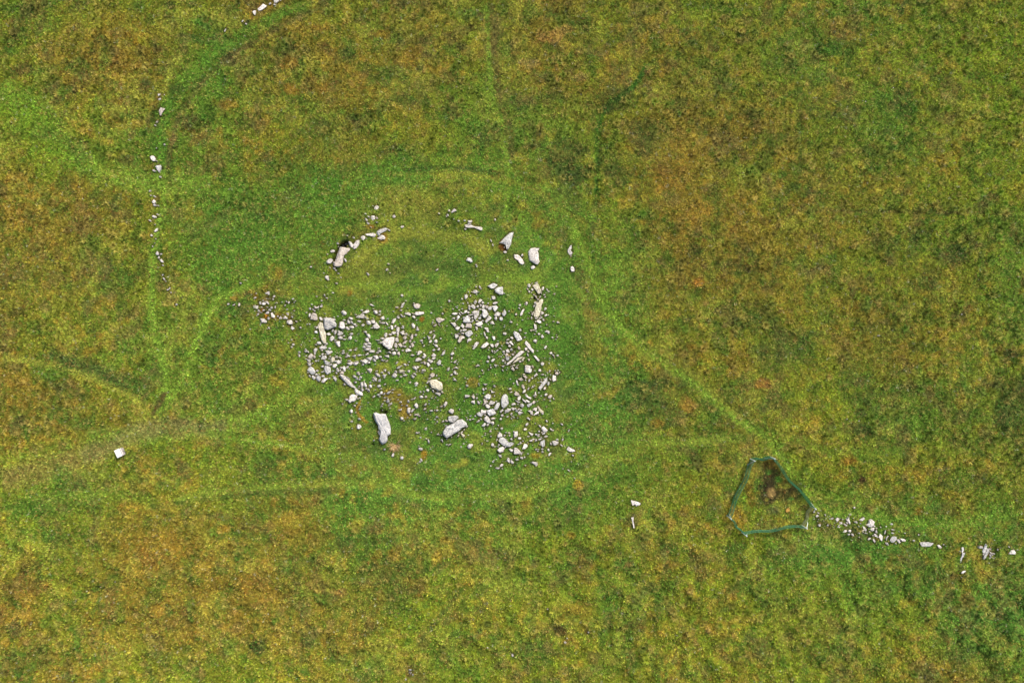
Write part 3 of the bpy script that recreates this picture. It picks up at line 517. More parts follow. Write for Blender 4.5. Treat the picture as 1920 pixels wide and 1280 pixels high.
stone|small white oval stone left of the shield-shaped boulder|C|ow 6892 6371 79 50 -65
stone|small white angular stone just above left of the long diagonal slab|C|w 9481 6566 9525 6541 9556 6585 9550 6610 9506 6604
stone|small white oval stone just above left of the pentagon boulder|C|ow 8712 6188 84 47 10
stone|small white oval stone just below right of the white drop boulder|C|ow 9234 7925 75 53 -40
stone|small white narrow stone above left of the trapezoid heap block|C|w 8472 5888 8512 5862 8581 5866 8569 5894 8525 5906
stone|small white rounded stone below right of the dead grass tuft|C|ow 7540 8580 60 65 0
stone|small upright white angular stone above the cream-rimmed boulder|C|w 8000 6794 8031 6791 8066 6844 8031 6875 8012 6844
stone|small grey angular stone just below the long cream slab|C|g 5946 6433 5958 6400 6008 6404 6017 6442 5983 6462
stone|small white triangular stone above right of the long splintered slab|C|w 6638 6788 6725 6794 6688 6844 6656 6838
stone|small white narrow stone far left of the brown-edged block|W|w 4965 5645 5010 5635 5045 5670 5045 5710 5000 5685
stone|small brownish rounded stone just above left of the long diagonal slab|C|ot 9500 6651 69 56 60
stone|small white angular stone above left of the four-cornered grey block|C|w 8831 7534 8850 7511 8902 7501 8902 7567 8850 7548
stone|small white rounded stone right of the square block|C|ow 10170 6819 62 62 0
stone|small left-leaning white oval stone below left of the pinkish square boulder|C|ow 9600 8655 85 45 -55
stone|small white rounded stone left of the curved green-grey slab|C|ow 9238 8338 56 68 0
stone|small white angular stone far above the cream-rimmed boulder|C|w 8281 6656 8306 6594 8341 6581 8344 6631 8300 6662
stone|small cream angular stone just below right of the brown-stained slab|C|y 8638 8114 8675 8132 8719 8158 8694 8195 8656 8170
stone|small white narrow stone just below right of the five-sided grey boulder|C|ow 6290 6225 90 42 75
stone|small white angular stone below left of the brown-edged block|W|w 5455 6160 5470 6105 5500 6130 5525 6160 5490 6185
stone|small white oval stone just right of the brown-edged block|C|ow 6020 5975 75 50 -50
stone|small white narrow stone above left of the thin top slab|C|w 8465 3990 8485 3950 8520 3925 8570 3950 8530 3965 8490 3985
stone|small white rounded stone just above the oval ring boulder|C|ow 5809 6831 62 59 40
stone|small white angular stone far above left of the brown-edged block|W|w 4990 5505 5025 5465 5050 5465 5062 5510 5040 5530
stone|small white narrow stone above right of the pinkish square boulder|C|w 9905 8090 9940 8110 10000 8130 9975 8170 9940 8150
stone|small white angular stone right of the ragged oblong slab|R|w 17580 10220 17615 10210 17660 10250 17650 10270 17590 10255
stone|small white angular stone just below the oval ring boulder|C|w 5853 7050 5869 7031 5919 7078 5888 7116 5862 7088
stone|small white rounded stone far below right of the white oblong slab|C|ow 8172 6400 65 56 0
stone|small left-leaning white narrow stone just right of the round blue-grey boulder|R|w 16810 10100 16840 10110 16890 10155 16865 10185 16830 10150
stone|small white angular stone below the blade-shaped slab|C|w 10000 7644 10050 7644 10069 7644 10056 7712 10038 7706
stone|small white narrow stone below the wedge boulder|C|w 9238 5681 9288 5659 9338 5666 9325 5684 9281 5706 9250 5700
stone|small white angular stone just above the oval ring boulder|C|w 5753 6731 5812 6738 5831 6762 5806 6797 5781 6781
stone|small white triangular stone just right of the long cream slab|C|w 6110 6255 6180 6230 6205 6275 6160 6285
stone|small grey angular stone just left of the trapezoid heap block|C|g 8566 5988 8569 5938 8600 5912 8628 5944 8588 5988
stone|small white triangular stone just left of the pinkish square boulder|C|w 9540 8410 9625 8420 9610 8465 9580 8465
stone|small white narrow stone below the standing sliver|R|w 18020 10735 18050 10700 18105 10690 18105 10715 18050 10750
stone|small white oval stone far left of the pentagon boulder|C|ow 8185 6485 80 45 -35
stone|small white oval stone just above right of the twisted narrow slab|C|ow 10031 6388 72 50 0
stone|small left-leaning white narrow stone right of the long splintered slab|C|ow 6853 7212 88 41 -65
stone|small white triangular stone below right of the five-sided heap block|C|w 9194 6066 9219 6019 9244 6025 9278 6081
stone|small brownish blocky stone just below left of the square block|C|t 9805 7038 9856 7038 9889 7074 9856 7103
stone|small white oval stone left of the blade-shaped slab|C|ow 9828 7334 75 47 45
stone|small white triangular stone far left of the brown-edged block, right one of two|W|w 5310 5975 5345 5920 5390 5960 5390 5980
stone|small white oval stone below left of the curved green-grey slab|C|ow 9380 8545 70 50 -40
stone|small white narrow stone far below the dark-hearted stone|L|w 2882 4339 2925 4286 2952 4280 2952 4323 2914 4350
stone|small grey angular stone right of the pointed oval boulder|C|g 9766 7600 9800 7569 9828 7588 9819 7619 9788 7647
stone|small white rounded stone left of the jagged row boulder|R|ow 15933 9950 60 58 0
stone|small brownish angular stone above left of the four-cornered grey block|C|t 8841 7426 8878 7408 8911 7436 8897 7468 8873 7473
stone|small white oval stone left of the pitted boulder|C|ow 9466 6253 69 50 0
stone|small white oval stone below left of the pentagon boulder|C|ow 8484 6631 69 50 30
stone|small white angular stone left of the jagged row boulder|R|w 15800 9975 15835 9925 15885 9940 15865 9970 15830 9980
stone|small level white angular stone far below the dark-hearted stone|L|w 2848 4055 2871 4034 2920 4055 2925 4077 2898 4091 2861 4077
stone|small white oval stone left of the long diagonal slab|C|ow 9244 6750 78 44 40
stone|small white angular stone above right of the cream-rimmed boulder|C|w 8500 6975 8525 6941 8556 6969 8550 7019 8525 7012
stone|small white blocky stone above the shield-shaped boulder|C|w 7145 5965 7200 5925 7212 5975 7170 6000
stone|small white angular stone just above the five-sided heap block|C|w 9034 5750 9066 5706 9091 5738 9081 5778 9038 5775
stone|small white oval stone just right of the white egg boulder|C|ow 6605 6132 75 45 -10
stone|small right-leaning white oval stone below left of the pinkish square boulder|C|ow 9405 8720 75 45 40
stone|small brownish blocky stone just below the long diagonal slab|C|t 9579 6914 9616 6873 9652 6935 9630 6950
stone|small brownish oval stone below right of the shield-shaped boulder|C|ot 7475 6628 72 47 -55
stone|small white narrow stone just above the shield-shaped boulder|C|ow 7240 6280 80 42 80
stone|small brownish rounded stone above right of the blade-shaped slab|C|ot 10440 7001 66 51 -20
stone|small brownish sliver-like stone right of the shield-shaped boulder|C|t 7550 6440 7600 6385 7645 6380 7600 6440
stone|small white triangular stone below the shield-shaped boulder|C|w 7219 6666 7288 6650 7303 6706 7250 6694
stone|small white rounded stone just below left of the twisted narrow slab|C|ow 9862 6541 56 59 0
stone|small white rounded stone below right of the five-sided heap block|C|ow 9297 5969 53 62 30
stone|small white rounded stone above right of the twisted narrow slab|C|ow 10166 6307 53 62 0
stone|small white angular stone below the white-footed boulder|C|w 6562 7701 6581 7670 6612 7682 6616 7732 6581 7739
stone|small white sliver-like stone below right of the jagged row boulder|R|w 16385 10000 16420 10010 16475 10070 16450 10070 16400 10045
stone|small white narrow stone just right of the pointed oval boulder|C|ow 9631 7572 81 41 10
stone|small white rounded stone above right of the huge pale slab|C|ow 7538 7838 60 55 -40
stone|small white oval stone just above the trapezoid heap block|C|ow 8728 5844 75 44 50
stone|small white narrow stone just right of the mottled ring boulder|C|ow 6334 6931 88 38 -65
stone|small brownish rounded stone below left of the blade-shaped slab|C|ot 10003 7544 66 50 60
stone|small white oval stone below right of the white egg boulder|C|ow 6575 6333 71 46 80
stone|small left-leaning white narrow stone left of the shield-shaped boulder|C|w 6875 6260 6920 6260 6950 6300 6925 6330
stone|small white triangular stone far below the shield-shaped boulder|C|w 7181 7019 7250 7016 7212 7091
stone|small white narrow stone above the shield-shaped boulder|C|ow 7350 6140 85 38 -75
stone|small white oval stone just right of the ribbed cream block|C|ow 10178 5412 69 47 80
stone|small brownish angular stone just above left of the long splintered slab|C|t 6391 6988 6412 6944 6450 6975 6447 7012 6406 7003
stone|small white narrow stone above right of the curved green-grey slab|C|ow 9880 7950 80 40 45
stone|small left-leaning white angular stone far below the dark-hearted stone|L|w 2997 4871 3029 4854 3064 4907 3057 4926 3014 4907
stone|small grey oval stone just right of the blade-shaped slab|C|og 10283 7187 73 44 75
stone|small white triangular stone right of the long splintered slab|C|w 7003 7088 7069 7081 7056 7147 7019 7119
stone|small white rounded stone left of the cream-rimmed boulder|C|ow 7812 7184 59 53 0
stone|small white oval stone above right of the white egg boulder|C|ow 6585 5970 75 42 -20
stone|small brownish oval stone above right of the curved green-grey slab|C|ot 9850 8045 70 45 0
stone|small white sliver-like stone above left of the white oblong slab|C|w 7515 5770 7545 5700 7590 5675 7565 5720 7550 5765
stone|small white triangular stone below the white oblong slab|C|w 7805 6195 7825 6115 7865 6200
stone|small level white narrow stone left of the shield-shaped boulder|C|ow 6921 6493 83 38 0
stone|small white triangular stone far left of the brown-edged block, left one of two|W|w 4975 5885 5015 5830 5045 5840 5045 5880
stone|small brownish narrow stone just below right of the four-cornered grey block|C|ot 9249 7843 83 38 0
stone|small white angular stone below left of the blade-shaped slab|C|w 9988 7419 10025 7394 10034 7344 10050 7338 10050 7388 10069 7400 10031 7422
stone|small white angular stone just below the dead grass tuft|C|w 7340 8540 7365 8490 7395 8500 7385 8550 7360 8560
stone|small white narrow stone just above right of the white egg boulder|C|ow 6540 6030 85 36 -65
stone|small white angular stone just below right of the forked cream slab|C|w 10141 5838 10169 5838 10197 5875 10162 5900 10138 5875
stone|small brownish oval stone just below the pitted boulder|C|ot 9728 6522 75 41 -60
stone|small white narrow stone below left of the pinkish square boulder|C|ow 9330 8775 80 38 0
stone|small cream narrow stone just right of the long diagonal slab|C|y 9780 6749 9805 6695 9845 6702 9820 6731 9805 6779
stone|small white narrow stone far above right of the huge pale slab|C|w 7703 7714 7731 7664 7772 7664 7744 7714 7719 7729
stone|small brownish oval stone above the oval ring boulder|C|ot 5894 6688 69 44 -65
stone|small white oval stone above the cream-rimmed boulder|C|ow 8134 6716 69 44 20
stone|small white narrow stone just below right of the square block|C|w 10013 7038 10060 6994 10086 7023 10017 7067
stone|small grey angular stone just left of the long cream slab|C|g 5900 6210 5930 6195 5960 6220 5950 6250 5905 6245
stone|small white rounded stone just right of the square block|C|ow 10122 6943 58 51 0
stone|small white rounded stone just below the blade-shaped slab|C|ow 10234 7394 59 50 60
stone|small white angular stone right of the white egg boulder|C|w 6845 5940 6880 5930 6915 5975 6900 5990 6850 5965
stone|small brownish oval stone far left of the brown-edged block|W|ot 4485 5710 70 42 80
stone|small white oval stone far below right of the white oblong slab|C|ow 8075 6400 65 45 50
stone|small white sliver-like stone right of the pointed oval boulder|C|w 9850 7488 9888 7500 9944 7525 9912 7550 9869 7519
stone|small white rounded stone right of the curved green-grey slab|C|ow 9740 8215 60 48 0
stone|small brownish oval stone just below the blade-shaped slab|C|ot 10214 7278 66 44 60
stone|small white oval stone above right of the white-footed boulder|C|ow 6953 7238 66 44 -60
stone|small white oval stone below left of the cream-rimmed boulder|C|ow 7906 7439 66 44 -20
stone|small grey narrow stone far above the huge pale slab|C|g 7256 7370 7294 7332 7341 7326 7288 7389
stone|small white narrow stone just left of the brown-edged block|C|ow 5805 5910 75 38 80
stone|small white sliver-like stone far below right of the white oblong slab|C|ow 8140 6315 95 30 65
stone|small white narrow stone far right of the pinkish square boulder|C|ow 10308 8510 75 38 55
stone|small white blocky stone just below left of the white oblong slab|C|w 7725 5930 7760 5910 7795 5955 7765 5975
stone|small white oval stone right of the twisted narrow slab|C|ow 10225 6510 69 41 55
stone|small white narrow stone just below the pointed oval boulder|C|w 9370 7712 9417 7665 9445 7679 9389 7736
stone|small white rounded stone just left of the pitted boulder|C|ow 9597 6332 59 47 -40
stone|small white rounded stone just above left of the shield-shaped boulder|C|ow 7180 6345 60 46 0
stone|small white narrow stone just below left of the round blue-grey boulder|R|w 16595 10165 16650 10170 16665 10225 16625 10210
stone|small grey oval stone just below right of the spearhead heap block|C|og 8997 5962 62 44 20
stone|small grey oval stone just right of the forked cream slab|C|og 10219 5791 62 44 60
stone|small white oval stone just below left of the mottled ring boulder|C|ow 6059 7050 62 44 0
stone|small white oval stone far above right of the white-footed boulder|C|ow 7112 7231 62 44 0
stone|small white oval stone far above the huge pale slab|C|ow 7153 7361 62 44 60
stone|small white oval stone just below left of the cream-rimmed boulder|C|ow 8022 7311 62 44 -45
-|||ow 9619 7662 62 44 -50
-|||ow 15985 10018 65 42 -55
-|||w 9781 7469 9806 7475 9850 7512 9869 7544 9856 7550 9806 7506
-|||w 16365 10100 16390 10100 16415 10135 16405 10170 16370 10140
-|||ow 15322 9670 60 45 30
-|||ow 10235 8180 70 38 15
-|||og 9591 6551 53 50 0
-|||w 8015 6295 8080 6325 8040 6370
-|||w 15740 9790 15790 9780 15795 9820 15765 9830 15740 9815
-|||ow 9088 6269 94 28 -75
-|||ow 9692 7161 80 33 -80
-|||ow 6933 6438 62 42 -35
-|||ow 15365 9845 52 50 0
-|||w 16605 10090 16630 10050 16670 10040 16640 10080 16625 10130
-|||ow 8938 6153 69 38 -80
-|||ow 9512 6429 69 38 -30
-|||ow 6656 7056 69 38 -40
-|||ot 7962 6800 69 38 -60
-|||ow 8409 6919 69 38 65
-|||w 7716 7025 7750 7038 7781 7056 7750 7088 7725 7062
-|||w 8000 7188 8019 7131 8056 7125 8056 7156 8019 7181
-|||w 5230 5975 5260 5920 5290 5960 5285 5980
-|||ow 9872 5688 62 41 80
-|||ow 9690 8610 60 42 0
-|||ow 16300 10098 60 42 35
-|||w 6772 7276 6800 7270 6822 7308 6800 7339 6781 7314
-|||ow 9434 6756 50 50 0
-|||ow 5741 6581 50 50 0
-|||ow 10331 6616 53 47 0
-|||ow 6862 6452 54 46 0
-|||g 7253 7532 7275 7476 7309 7526 7275 7545
-|||ow 7898 8620 65 38 -65
-|||ow 8919 5659 56 44 -80
-|||ow 9169 6697 66 38 -65
-|||ow 6531 6669 66 38 -15
-|||ow 6480 4880 70 35 -65
-|||ow 10195 8125 70 35 25
-|||w 5900 5780 5920 5755 5950 5760 5985 5725 5975 5770 5935 5785
-|||w 6695 5950 6730 5910 6755 5920 6745 5965
-|||w 2869 3846 2888 3820 2930 3836 2920 3863 2888 3868
-|||ot 6490 4570 60 40 0
-|||ot 8160 6100 80 30 35
-|||ow 8230 6545 60 40 60
-|||ow 10280 8430 60 40 -60
-|||w 8780 4150 8855 4145 8840 4175 8780 4175
-|||ow 8800 5788 62 38 -70
-|||ow 9553 6485 50 47 0
-|||ot 9616 6644 47 50 0
-|||ow 7025 6750 75 31 -50
-|||ow 7669 6956 50 47 0
-|||ow 6594 7895 62 38 -20
-|||ow 6600 6045 65 36 -60
-|||ow 7470 5950 45 52 0
-|||w 7085 8080 7110 8070 7135 8140 7120 8155
-|||w 15815 9815 15850 9815 15895 9850 15860 9865
-|||ot 9984 6870 58 40 -60
-|||ow 9565 7289 58 40 0
-|||ow 4855 5828 55 42 -20
-|||ow 7905 6385 55 42 0
-|||ow 4883 5680 60 38 80
-|||ow 5035 5970 60 38 -80
-|||ow 7190 6055 60 38 0
-|||ow 7320 6270 60 38 0
-|||ow 9780 8580 60 38 -20
-|||w 9920 8255 9980 8230 9985 8270 9940 8275
-|||w 7550 7038 7600 7012 7644 7034 7600 7050
-|||ow 7618 6265 50 45 0
-|||w 9206 7323 9230 7318 9244 7342 9286 7344 9253 7361 9211 7361
-|||ow 7560 6130 70 32 -80
-|||ow 8040 8270 80 28 -75
-|||ow 2886 3200 64 34 -30
-|||ow 6600 6260 55 40 40
-|||w 2957 1764 3014 1760 3007 1786 2964 1807
-|||ow 9407 8030 49 45 0
-|||ow 9053 5675 50 44 30
-|||ow 9144 6775 50 44 0
-|||ow 8138 6562 50 44 0
-|||w 9872 7838 9900 7812 9944 7862 9931 7875 9900 7850
-|||ow 9417 7785 52 42 -20
-|||w 9725 6188 9750 6160 9778 6179 9775 6204 9744 6210
-|||ow 6050 6641 62 34 60
-|||ow 9922 7129 58 36 70
-|||ow 9128 6328 56 38 -60
-|||ow 10234 5912 56 38 40
-|||ow 5950 6950 56 38 -20
-|||oy 8291 7345 56 38 -60
-|||w 3121 5429 3164 5414 3186 5383 3200 5407 3164 5436 3136 5446
-|||w 7100 7150 7112 7106 7138 7094 7138 7156
-|||ow 9470 4730 60 35 -10
-|||ow 5095 5770 50 42 40
-|||ow 6745 6025 60 35 -10
-|||ot 7690 6400 50 42 60
-|||ow 9585 8230 50 42 0
-|||w 2960 1860 3014 1840 3024 1871 2986 1886
-|||ow 6530 6165 55 38 -40
-|||t 7744 7842 7806 7826 7812 7851 7781 7870
-|||w 9038 7290 9061 7265 9089 7309 9070 7330 9056 7314
-|||w 9653 7491 9688 7512 9756 7531 9744 7547 9694 7538
-|||ow 8977 7551 52 40 -30
-|||w 16405 9960 16435 9930 16455 9990 16420 9985
-|||ow 9897 6651 66 31 -75
-|||ow 7597 6834 59 34 -40
-|||ow 10103 6260 50 41 -30
-|||ow 6275 5030 45 45 0
-|||ow 7540 5540 45 45 0
-|||ow 5500 6460 45 45 0
-|||w 7230 6025 7250 6040 7285 6085 7270 6100 7240 6070
-|||w 16015 9780 16060 9765 16085 9800 16060 9810
-|||ow 10600 12047 50 40 0
-|||ot 9751 6775 55 36 10
-|||ow 8959 5744 53 38 60
-|||ot 7988 7436 53 38 -20
-|||ow 5945 6140 55 36 60
-|||w 8994 5694 9041 5716 9000 5762
-|||w 9416 6588 9450 6566 9475 6604 9431 6613
-|||ow 9144 7959 53 38 40
-|||w 7700 6662 7731 6638 7781 6659 7738 6675
-|||ow 6200 6838 62 31 40
-|||w 8912 6875 8962 6825 9000 6856 8950 6862
-|||ot 8369 7886 62 31 -20
-|||ow 10548 8240 65 30 65
-|||w 9262 6826 9317 6837 9295 6888
-|||ot 10119 5966 56 34 10
-|||ow 5928 7019 56 34 30
-|||ot 9725 7669 56 34 30
-|||w 8512 6888 8556 6869 8597 6912 8562 6906
-|||ow 7395 4065 55 35 45
-|||ow 5140 5560 55 35 50
-|||ow 5420 5670 55 35 65
-|||ow 6655 6080 60 32 -20
-|||ow 8075 6230 60 32 45
-|||ow 10120 8232 60 32 10
-|||ow 10090 8148 80 24 15
-|||w 8930 7918 8968 7873 9005 7869 8983 7903
-|||ow 3310 5707 51 37 20
-|||ow 5064 71 51 37 30
-|||ow 6050 6869 47 41 20
-|||ow 7800 6280 50 38 40
-|||w 6612 6672 6684 6644 6662 6688 6625 6684
-|||w 16575 10010 16590 9950 16610 9930 16605 10000
-|||ow 8781 5856 50 38 0
-|||ow 6406 6891 50 38 0
-|||w 6469 7486 6494 7470 6534 7476 6512 7508 6494 7504
-|||w 2818 4398 2839 4391 2871 4420 2839 4436 2823 4430
-|||w 3046 5214 3071 5200 3107 5243 3079 5250
-|||w 6940 5715 6970 5700 7030 5735 6985 5735
-|||w 18550 10390 18570 10380 18595 10450 18575 10450
-|||ow 8862 6009 53 34 80
-|||ow 6447 6616 53 34 40
-|||w 7081 6569 7138 6562 7153 6591 7131 6600
-|||ow 9689 6895 62 29 -20
-|||ow 10125 7985 60 30 -45
-|||ow 9760 8300 40 45 0
-|||w 6488 7056 6506 7056 6569 7106 6566 7119 6531 7100
-|||w 15570 9720 15610 9695 15635 9705 15600 9740
-|||w 8491 7125 8531 7091 8569 7138 8525 7125
-|||ow 10330 8040 55 32 -30
-|||ow 10048 8245 55 32 -45
-|||ow 9522 6369 62 28 20
-|||ow 6519 6881 56 31 60
-|||ow 7431 6969 56 31 -70
-|||ow 8759 7225 47 38 -20
-|||ow 6741 7851 56 31 -20
-|||ow 7981 7579 56 31 60
-|||ot 7969 7661 56 31 20
-|||ot 8281 7614 56 31 40
-|||w 7806 6859 7862 6869 7838 6906 7825 6900
-|||ow 6878 4128 50 35 -60
-|||ow 6912 4195 50 35 -20
-|||ow 6815 6095 50 35 40
-|||w 8781 5906 8875 5884 8875 5900 8794 5919
-|||ow 8088 7698 66 26 0
-|||og 8694 5956 50 34 60
-|||ow 9581 6038 50 34 0
-|||ot 9981 5894 50 34 -80
-|||oy 6381 6706 69 25 -35
-|||ow 7138 6688 50 34 -20
-|||ow 9588 7756 50 34 60
-|||ow 4280 5700 45 38 0
-|||ow 6860 6220 45 38 0
-|||ow 8425 5640 45 38 60
-|||w 2950 4829 2986 4800 2997 4850 2971 4850
-|||oy 2940 2286 54 31 45
-|||w 8475 5975 8494 5956 8534 5944 8531 5981
-|||ow 9907 7285 58 29 60
-|||ow 6240 6200 60 28 70
-|||ow 7590 6495 60 28 0
-|||w 6291 6694 6328 6662 6334 6719 6300 6706
-|||ow 10534 7953 59 28 -35
-|||w 18545 10325 18600 10360 18590 10390 18560 10360
-|||ot 10050 5569 53 31 -60
-|||w 16705 10000 16720 9970 16770 9990 16750 10005
-|||ow 4221 571 71 23 65
-|||w 7510 5895 7535 5895 7565 5940 7540 5945
-|||ow 8191 7811 47 34 20
-|||ot 6420 4590 40 40 0
-|||ow 9788 4790 40 40 0
-|||ow 4838 5892 50 32 55
-|||ow 4512 5308 50 32 -30
-|||ow 6025 5745 50 32 30
-|||ow 15915 10015 50 32 30
-|||ow 9610 12287 43 37 0
-|||ow 5812 7050 56 28 -45
-|||ow 7312 6603 56 28 -25
-|||w 9056 7188 9144 7194 9100 7219
-|||ow 5830 5005 45 35 0
-|||ow 10168 8415 45 35 0
-|||ow 10172 8468 45 35 0
-|||ow 10188 5998 50 31 -60
-|||ow 6888 6634 62 25 55
-|||ow 8469 7022 50 31 20
-|||ow 6912 7298 50 31 -30
-|||ow 10330 8315 55 28 -80
-|||w 8650 6238 8681 6228 8700 6234 8694 6256 8650 6259
-|||w 7197 6925 7247 6919 7231 6969
-|||ow 8800 5738 44 34 0
-|||ow 9978 5431 44 34 -45
-|||w 8788 5938 8806 5938 8838 5978 8806 5984
-|||ow 7550 4260 60 25 20
-|||ow 10525 8345 60 25 -40
-|||ow 10305 6957 51 29 70
-|||ow 7016 7432 59 25 45
-|||ow 3003 3317 51 29 -30
-|||ow 6129 6442 42 35 0
-|||w 9401 6855 9463 6848 9433 6888
-|||ot 9915 6742 44 33 -60
-|||ow 16018 9515 42 34 0
-|||w 7147 6741 7175 6725 7206 6775 7175 6762
-|||ow 7693 12547 53 27 0
-|||ow 8814 7865 45 32 0
-|||ow 8997 5381 56 25 -70
-|||ow 9231 6581 56 25 -70
-|||ow 6556 6762 50 28 0
-|||ot 8472 6712 56 25 85
-|||ow 8094 6909 50 28 -40
-|||ow 7778 7461 50 28 60
-|||ow 7662 7517 50 28 -60
-|||oy 8594 8164 50 28 60
-|||ow 8400 4040 40 35 -45
-|||ow 4790 5580 40 35 0
-|||ow 7412 6120 50 28 60
-|||og 8265 6345 40 35 0
-|||ow 16168 9945 50 28 -30
-|||ow 8647 6191 41 34 30
-|||ow 10453 6044 41 34 30
-|||ow 6922 6794 41 34 30
-|||ot 7694 7166 41 34 0
-|||w 2780 4125 2802 4112 2841 4152 2823 4157
-|||ow 3021 4764 40 34 30
-|||ow 9003 5800 62 22 0
-|||ow 9925 5469 44 31 -45
-|||ow 10050 5969 44 31 0
-|||ow 7788 7012 62 22 -45
-|||ow 7519 7532 44 31 -45
-|||ow 8197 7689 44 31 0
-|||ot 9581 7350 62 22 20
-|||ow 9664 7659 44 31 0
-|||ow 7820 8110 45 30 -20
-|||ow 10250 7890 45 30 -60
-|||w 2871 3664 2898 3670 2930 3702 2914 3707 2888 3691
-|||ow 8805 4195 60 22 0
-|||ow 9780 8500 60 22 65
-|||ow 9270 7234 47 28 -50
-|||ow 4614 450 46 29 -40
-|||ow 8295 8260 65 20 -65
-|||ow 8300 5880 38 34 0
-|||ow 8953 6016 69 19 0
-|||ow 9675 5894 38 34 0
-|||ow 6741 6656 38 34 30
-|||ow 7359 6556 69 19 25
-|||ow 7148 6420 46 28 60
-|||w 8597 5869 8619 5866 8650 5912 8638 5919
-|||w 15500 9850 15525 9810 15540 9850 15520 9860
-|||ow 5635 6142 40 32 0
-|||ot 9608 6855 88 15 25
-|||oy 10316 7110 58 22 -55
-|||ow 5048 6150 45 28 -55
-|||ow 7690 6500 45 28 80
-|||ow 10050 8422 45 28 20
-|||ow 3054 4974 40 31 -30
-|||ot 5560 6025 50 25 -30
-|||ow 9325 6569 50 25 30
-|||ot 10125 5569 50 25 50
-|||ot 10084 5612 50 25 0
-|||oy 7259 6766 50 25 45
-|||ot 7862 7789 50 25 -20
-|||ow 8756 7989 50 25 45
-|||ow 4550 397 49 26 45
-|||ow 9016 5909 56 22 40
-|||ow 10375 6660 56 22 -50
-|||ow 7519 7676 56 22 50
-|||ow 7212 8420 35 35 0
-|||ow 10105 8085 38 32 0
-|||ot 7070 4095 40 30 0
-|||ow 8195 5060 60 20 40
-|||ow 4385 5715 60 20 30
-|||ot 6320 5315 40 30 0
-|||ot 7525 5818 40 30 0
-|||ow 10665 8815 60 20 -30
-|||ow 15262 9592 40 30 30
-|||ow 11033 11847 40 30 -50
-|||ow 8939 7464 42 28 60
-|||ot 9108 7283 42 28 -30
-|||w 16710 9920 16740 9915 16780 9930 16730 9940
-|||ow 9317 8240 56 21 65
-|||w 8628 5844 8650 5847 8691 5881 8669 5888
-|||ow 2807 3579 46 26 50
-|||ot 10031 5669 38 31 0
-|||ow 10012 5738 38 31 60
-|||ow 5925 6766 38 31 30
-|||ow 7931 6941 38 31 60
-|||ot 8612 8114 38 31 0
-|||ow 6270 5985 45 26 0
-|||ow 10740 8535 45 26 -30
-|||ow 3050 5154 37 31 40
-|||ow 6462 6362 50 23 0
-|||ow 6444 6578 41 28 60
-|||ow 7634 7598 41 28 0
-|||ow 9020 7854 38 30 -20
-|||ow 5480 5940 45 25 -50
-|||ow 9460 8160 45 25 30
-|||ow 15885 9800 45 25 -60
-|||ow 10177 7019 44 26 0
-|||ow 4952 5813 50 22 -10
-|||ow 7130 5840 50 22 60
-|||ow 7985 8025 55 20 25
-|||ow 10665 8070 50 22 75
-|||w 5121 89 5143 69 5171 97 5143 103
-|||ow 9966 5962 44 25 -80
-|||ot 9650 6598 50 22 -70
-|||ow 6294 6769 44 25 60
-|||ow 7434 6556 62 18 -20
-|||ow 6462 7201 44 25 -60
-|||oy 8703 8051 44 25 50
-|||ow 9516 7809 44 25 20
-|||ow 9980 7085 33 33 0
-|||ow 5163 5760 48 22 80
-|||ow 9053 6012 38 28 0
-|||ow 10062 5303 38 28 0
-|||ow 6747 7112 38 28 0
-|||ow 6675 7166 38 28 0
-|||ow 7084 6612 38 28 0
-|||ow 7556 6566 38 28 0
-|||ow 7466 6900 56 19 0
-|||ow 7338 7564 56 19 65
-|||ow 7491 7395 56 19 0
-|||w 7054 6371 7129 6371 7100 6392
-|||ow 7260 5060 50 20 45
-|||ow 6900 5130 50 20 -30
-|||ow 5875 5800 40 25 0
-|||ow 9375 6528 53 19 -10
-|||ow 8062 7088 53 19 45
-|||ow 2949 4018 39 26 -30
-|||ow 6090 5535 45 22 -75
-|||ot 6690 6110 45 22 40
-|||ow 8125 7323 56 18 -60
-|||ow 5210 5930 35 28 60
-|||ow 9355 8335 35 28 0
-|||ow 6812 6834 31 31 0
-|||oy 6109 6644 34 28 0
-|||ow 9835 8570 32 30 0
-|||ow 9207 6888 44 22 -40
-|||ow 10410 6950 44 22 85
-|||ow 8435 8326 53 18 15
-|||w 8838 5956 8862 5931 8872 5962 8850 5972
-|||w 3064 2700 3086 2689 3096 2721 3071 2726
-|||ow 6454 6296 38 25 0
-|||ow 6738 7016 38 25 0
-|||ow 6947 7166 38 25 -40
-|||ow 8550 6759 50 19 30
-|||oy 6712 7467 38 25 60
-|||ow 6656 7601 38 25 -50
-|||oy 10148 7110 51 18 -45
-|||ow 7447 6797 53 18 60
-|||ow 8379 8218 41 23 70
-|||ow 5929 6457 50 18 0
-|||ow 2907 2350 40 23 -30
-|||ow 7300 4320 50 18 -30
-|||ow 6305 5070 30 30 0
-|||ow 9285 4125 30 30 0
-|||ow 18635 10375 50 18 -15
-|||ow 5781 6594 38 24 -30
-|||w 8281 7914 8309 7870 8325 7895
-|||ow 1890 11003 33 27 0
-|||ow 10381 7472 41 22 -60
-|||w 15320 9600 15345 9605 15370 9625 15330 9625
-|||ow 5122 5610 40 22 -60
-|||ow 7120 5900 40 22 0
-|||ow 7950 6485 40 22 40
-|||ow 9470 8385 40 22 50
-|||ow 10256 5431 47 19 -60
-|||ow 10219 5569 31 28 0
-|||ot 10006 5528 31 28 0
-|||ow 9838 6322 47 19 30
-|||ow 6784 6759 31 28 0
-|||ow 7294 6988 56 16 -60
-|||ow 7209 7379 47 19 55
-|||ow 8203 7898 31 28 0
-|||ow 6640 4460 35 25 60
-|||ow 6872 7282 50 18 70
-|||ow 17228 10020 36 24 80
-|||ow 7912 6797 34 25 0
-|||ow 8234 7094 34 25 -30
-|||ow 3207 5483 37 23 -70
